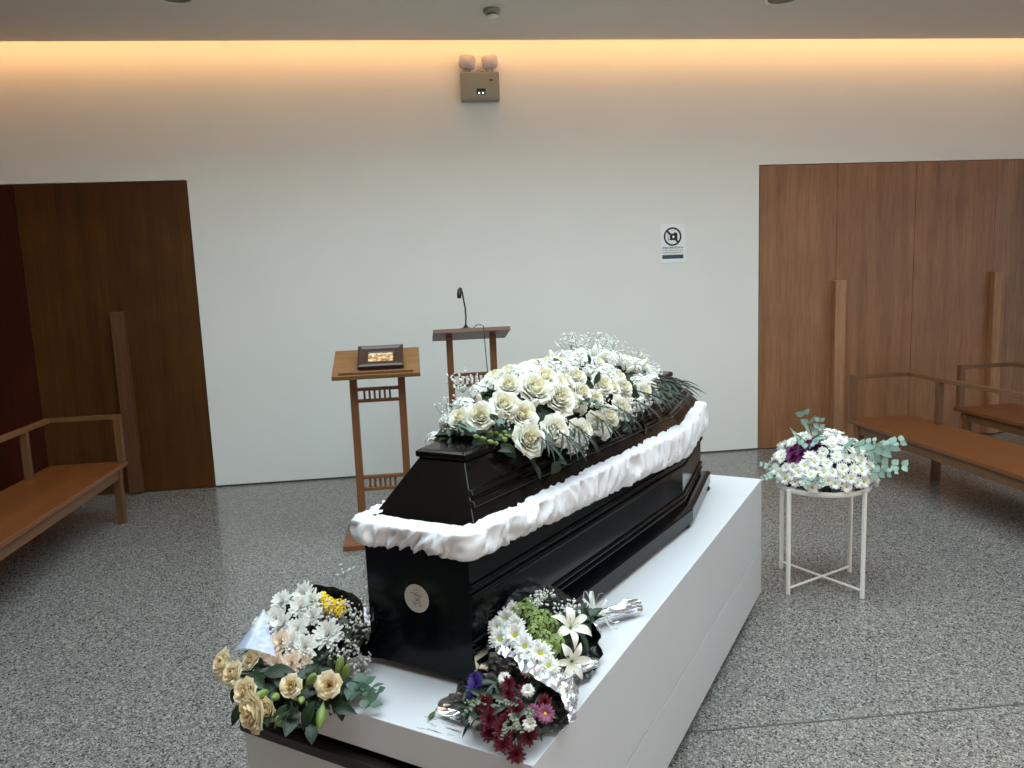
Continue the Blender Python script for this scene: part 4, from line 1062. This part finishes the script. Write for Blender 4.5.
for i, (u, v, z, r, _n) in enumerate(rs):      # stems run back under the heads to the tie
    b = MB(); e = QL(u,v,z)-Vector(rs[i][4])*r*.25; b.tube([e, (e+QL(-2.22,.65,.60))/2+Vector((0,0,.0)), QL(-2.20,.65+.004*i-.015,.597)], .0026, 6); part('stem', b, M_stem, qb, True)
for u, v, z, d, s in ((-2.36,.69,.65,(.4,-.7,.1),.06),(-2.35,.67,.655,(.2,-.9,.2),.08),(-2.36,.71,.65,(-.3,-.8,0),.075),(-2.34,.64,.65,(-.4,-.8,.1),.07),(-2.405,.60,.59,(.1,-1,.05),.08)):
    put_along('leaf', T_leaf, qb, QL(u,v,z), d, (-.5,0,1), s)
put_along('eucalyptus_sprig', T_eucd[0], qb, QL(-2.235,.515,.60), (-.35,-1,-.02), (-.3,0,1), .115, 'grey green eucalyptus sprig')
put_along('eucalyptus_sprig', T_eucd[1], qb, QL(-2.225,.525,.605), (-.05,-1,.0), (-.3,.1,1), .10, 'grey green eucalyptus sprig')

# --- a fallen leaf
b = MB(); leaf_geo(b, .04, .006, 0, Matrix.Translation((0,0,.003)) @ Matrix.Rotation(.6,4,'Z'), .3, -.1); b.tube([(0,0,.003),(.009,-.014,.003)], .0009, 5)
o = part('fallen_leaf', b, M_stem, None, True); o.matrix_world = Matrix.Translation(G(-2.216,.287,PT)) @ Matrix.Rotation(ANG+1.2,4,'Z'); tag(o, 'small green leaf fallen on the white plinth top', 'leaf')

# ------------------------------------------------------------------ round table with daisies
TC = Vector((1.885, 3.386, 0)); TZ = .518
t = thing('side_table', 'small round white metal side table standing right of the plinth', 'side table', TC, math.radians(24))
rT = .221
b = MB(); b.lathe([(0,TZ-.026),(rT-.004,TZ-.026),(rT,TZ-.022),(rT,TZ),(rT-.003,TZ),(rT-.003,TZ-.021),(rT-.006,TZ-.023),(0,TZ-.023)], 64); part('tray', b, M_white, t, True)
for k in range(4):
    a = k*PI/2; M = Matrix.Rotation(a, 4, 'Z')
    b = MB(); b.box((rT+.0006,-.008,0),(rT+.0166,.008,TZ-.006),0,M); part('leg', b, M_white, t, bevel=.003)
for k in range(2):
    M = Matrix.Rotation(k*PI/2, 4, 'Z'); z = .03+.0085*k
    b = MB(); b.box((-rT,-.004,z-.004),(rT,.004,z+.004),0,M); part('cross_brace', b, M_white, t, bevel=.001)

FRM = Vector((-.486,-.874,0)); RGT = Vector((.874,-.486,0))     # towards the room's front, and its right
FZ = TZ-.0225
fa_ = thing('flower_arrangement', 'dome of white daisies with purple blooms and eucalyptus on round table', 'flower arrangement', (TC.x, TC.y, FZ))
DC = RGT*.0+FRM*.0; DR = .226; DHT = .200
def dome(az, el):
    """az 0 = front, + = right; el 0 = hem, pi/2 = crown"""
    h = FRM*math.cos(az)+RGT*math.sin(az)
    p = h*(DR*math.cos(el)) + Vector((0,0,.045+DHT*math.sin(el)))
    n = (h*(math.cos(el)/DR) + Vector((0,0,math.sin(el)/DHT))).normalized()
    return p, n
pur = [(-.75,.62,.036),(-.55,.75,.034),(-.95,.75,.032),(-.35,.95,.03),(-.7,.95,.030),(.15,1.25,.034),(-.15,1.0,.03),(-.4,1.2,.03),(-.5,.55,.026)]
pp = []
for i, (a, e, r) in enumerate(pur):
    p, n = dome(a, e); put('purple_chrysanthemum', T_pmum[i % 2], fa_, p-n*.006, n, r, None, 'purple chrysanthemum'); pp.append((p, r))
cnt = 0
for tr in range(4000):
    el = math.asin(R.uniform(0,.99)); az = R.uniform(-PI, PI); p, n = dome(az, el); r = R.uniform(.022,.028)
    if n.dot(FRM) < -.3: continue
    if any((p-q).length < .66*(r+s) for q, s in pp): continue
    pp.append((p, r)); nn = n+Vector((R.uniform(-.25,.25),R.uniform(-.25,.25),R.uniform(-.1,.25)))
    o = put('daisy', T_daisy[cnt % 4], fa_, p+n*R.uniform(-.004,.010), nn, r*1.25); put('centre', T_eye, o, (0,0,.02), (0,0,1), 1, 0)
    cnt += 1
    if cnt >= 98: break
b = MB(); rr = random.Random(61)
b.lathe([(.0,.001),(.10,.001),(.12,.012),(.115,.05),(.15,.09),(.12,.15),(.05,.19),(0,.2)], 24)
for i in range(300):
    el = math.asin(rr.uniform(-.15,.95)); p, n = dome(rr.uniform(-PI,PI), el)
    leaf_geo(b, rr.uniform(.03,.06), rr.uniform(.007,.013), 0, aim(p-n*.03, n+Vector((rr.uniform(-.6,.6),rr.uniform(-.6,.6),rr.uniform(-.4,.4))), rr.random()*6, 1), .3, .3)
for v_ in range(len(b.v)):
    if b.v[v_][2] < .001: b.v[v_] = (b.v[v_][0], b.v[v_][1], .001)
o = part('foliage', b, M_leaf, fa_, True, label='dark foliage under the daisies'); o['kind'] = 'stuff'
def euc(r_, f_, z, d, s, k, lab=None):
    dd = RGT*d[0]+FRM*d[1]+Vector((0,0,d[2])); put_along('eucalyptus_sprig', T_euc[k % 3], fa_, RGT*r_+FRM*f_+Vector((0,0,z)), dd, FRM*.7+Vector((0,0,.7)), s, 'silvery eucalyptus sprig')
euc(-.035,.02,.185,(-.18,.1,1),.17,0); euc(-.02,.03,.20,(.05,.1,1),.12,1); euc(-.075,.09,.21,(-.3,.5,.35),.13,1); euc(-.05,.10,.215,(.3,.6,.2),.11,2); euc(-.03,.20,.11,(-.5,.6,-.5),.09,2); euc(-.05,.20,.10,(.5,.6,-.4),.09,0)
euc(.09,.12,.20,(.25,.5,.3),.10,1); euc(.13,.08,.20,(.7,.3,.25),.10,2); euc(.17,.04,.17,(1,0,.25),.14,0); euc(.19,.05,.12,(1,.1,.0),.15,1); euc(.19,.02,.15,(1,-.1,.35),.16,2); euc(.2,.09,.09,(1,.3,.05),.11,0); euc(-.19,.06,.08,(-1,.2,.2),.08,1); euc(-.19,.1,.06,(-.9,.4,-.1),.08,2)

# ------------------------------------------------------------------ light
def area(name, loc, rot, sx, sy, power, col):
    l = bpy.data.lights.new(name, 'AREA'); l.shape = 'RECTANGLE'; l.size = sx; l.size_y = sy; l.energy = power; l.color = col
    o = bpy.data.objects.new(name, l); COL.objects.link(o); o.location = loc; o.rotation_euler = rot
    return o
CW = (.86,.94,1.0)
# daylight lamps: sky on the right, added warm fill in front
area('skylight', ((SX0+SX1)/2, (SY0+SY1)/2, 4.7), (0, 0, 0), SX1-SX0-.02, SY1-SY0-.02, 345, (.78,.95,.985))
area('sky_or_fill_light', (XR+.19, (WR[0][0]+WR[0][1])/2, (WZ0+WZ1)/2), (0, PI/2, 0), WZ1-WZ0-.1, WR[0][1]-WR[0][0]-.1, 45, CW)
area('sky_or_fill_light', ((WF[0][0]+WF[0][1])/2, YF-.19, (WZ0+WZ1)/2), (PI/2, 0, 0), WF[0][1]-WF[0][0]-.1, WZ1-WZ0-.1, 60, (1, .68, .40))  # warm fill added behind the camera to tint shaded faces
area('sky_or_fill_light', ((WF[1][0]+WF[1][1])/2, YF-.19, (WZ0+WZ1)/2), (PI/2, 0, 0), WF[1][1]-WF[1][0]-.1, WZ1-WZ0-.1, 45, (1, .68, .40))  # second added warm fill lamp
w = bpy.data.worlds.new('world'); sc.world = w; w.use_nodes = True
w.node_tree.nodes['Background'].inputs[0].default_value = (.7,.82,1,1); w.node_tree.nodes['Background'].inputs[1].default_value = .6

sc.view_settings.view_transform = 'Standard'; sc.view_settings.look = 'None'
sc.view_settings.exposure = 0.0; sc.view_settings.gamma = 1; sc.view_settings.use_curve_mapping = False
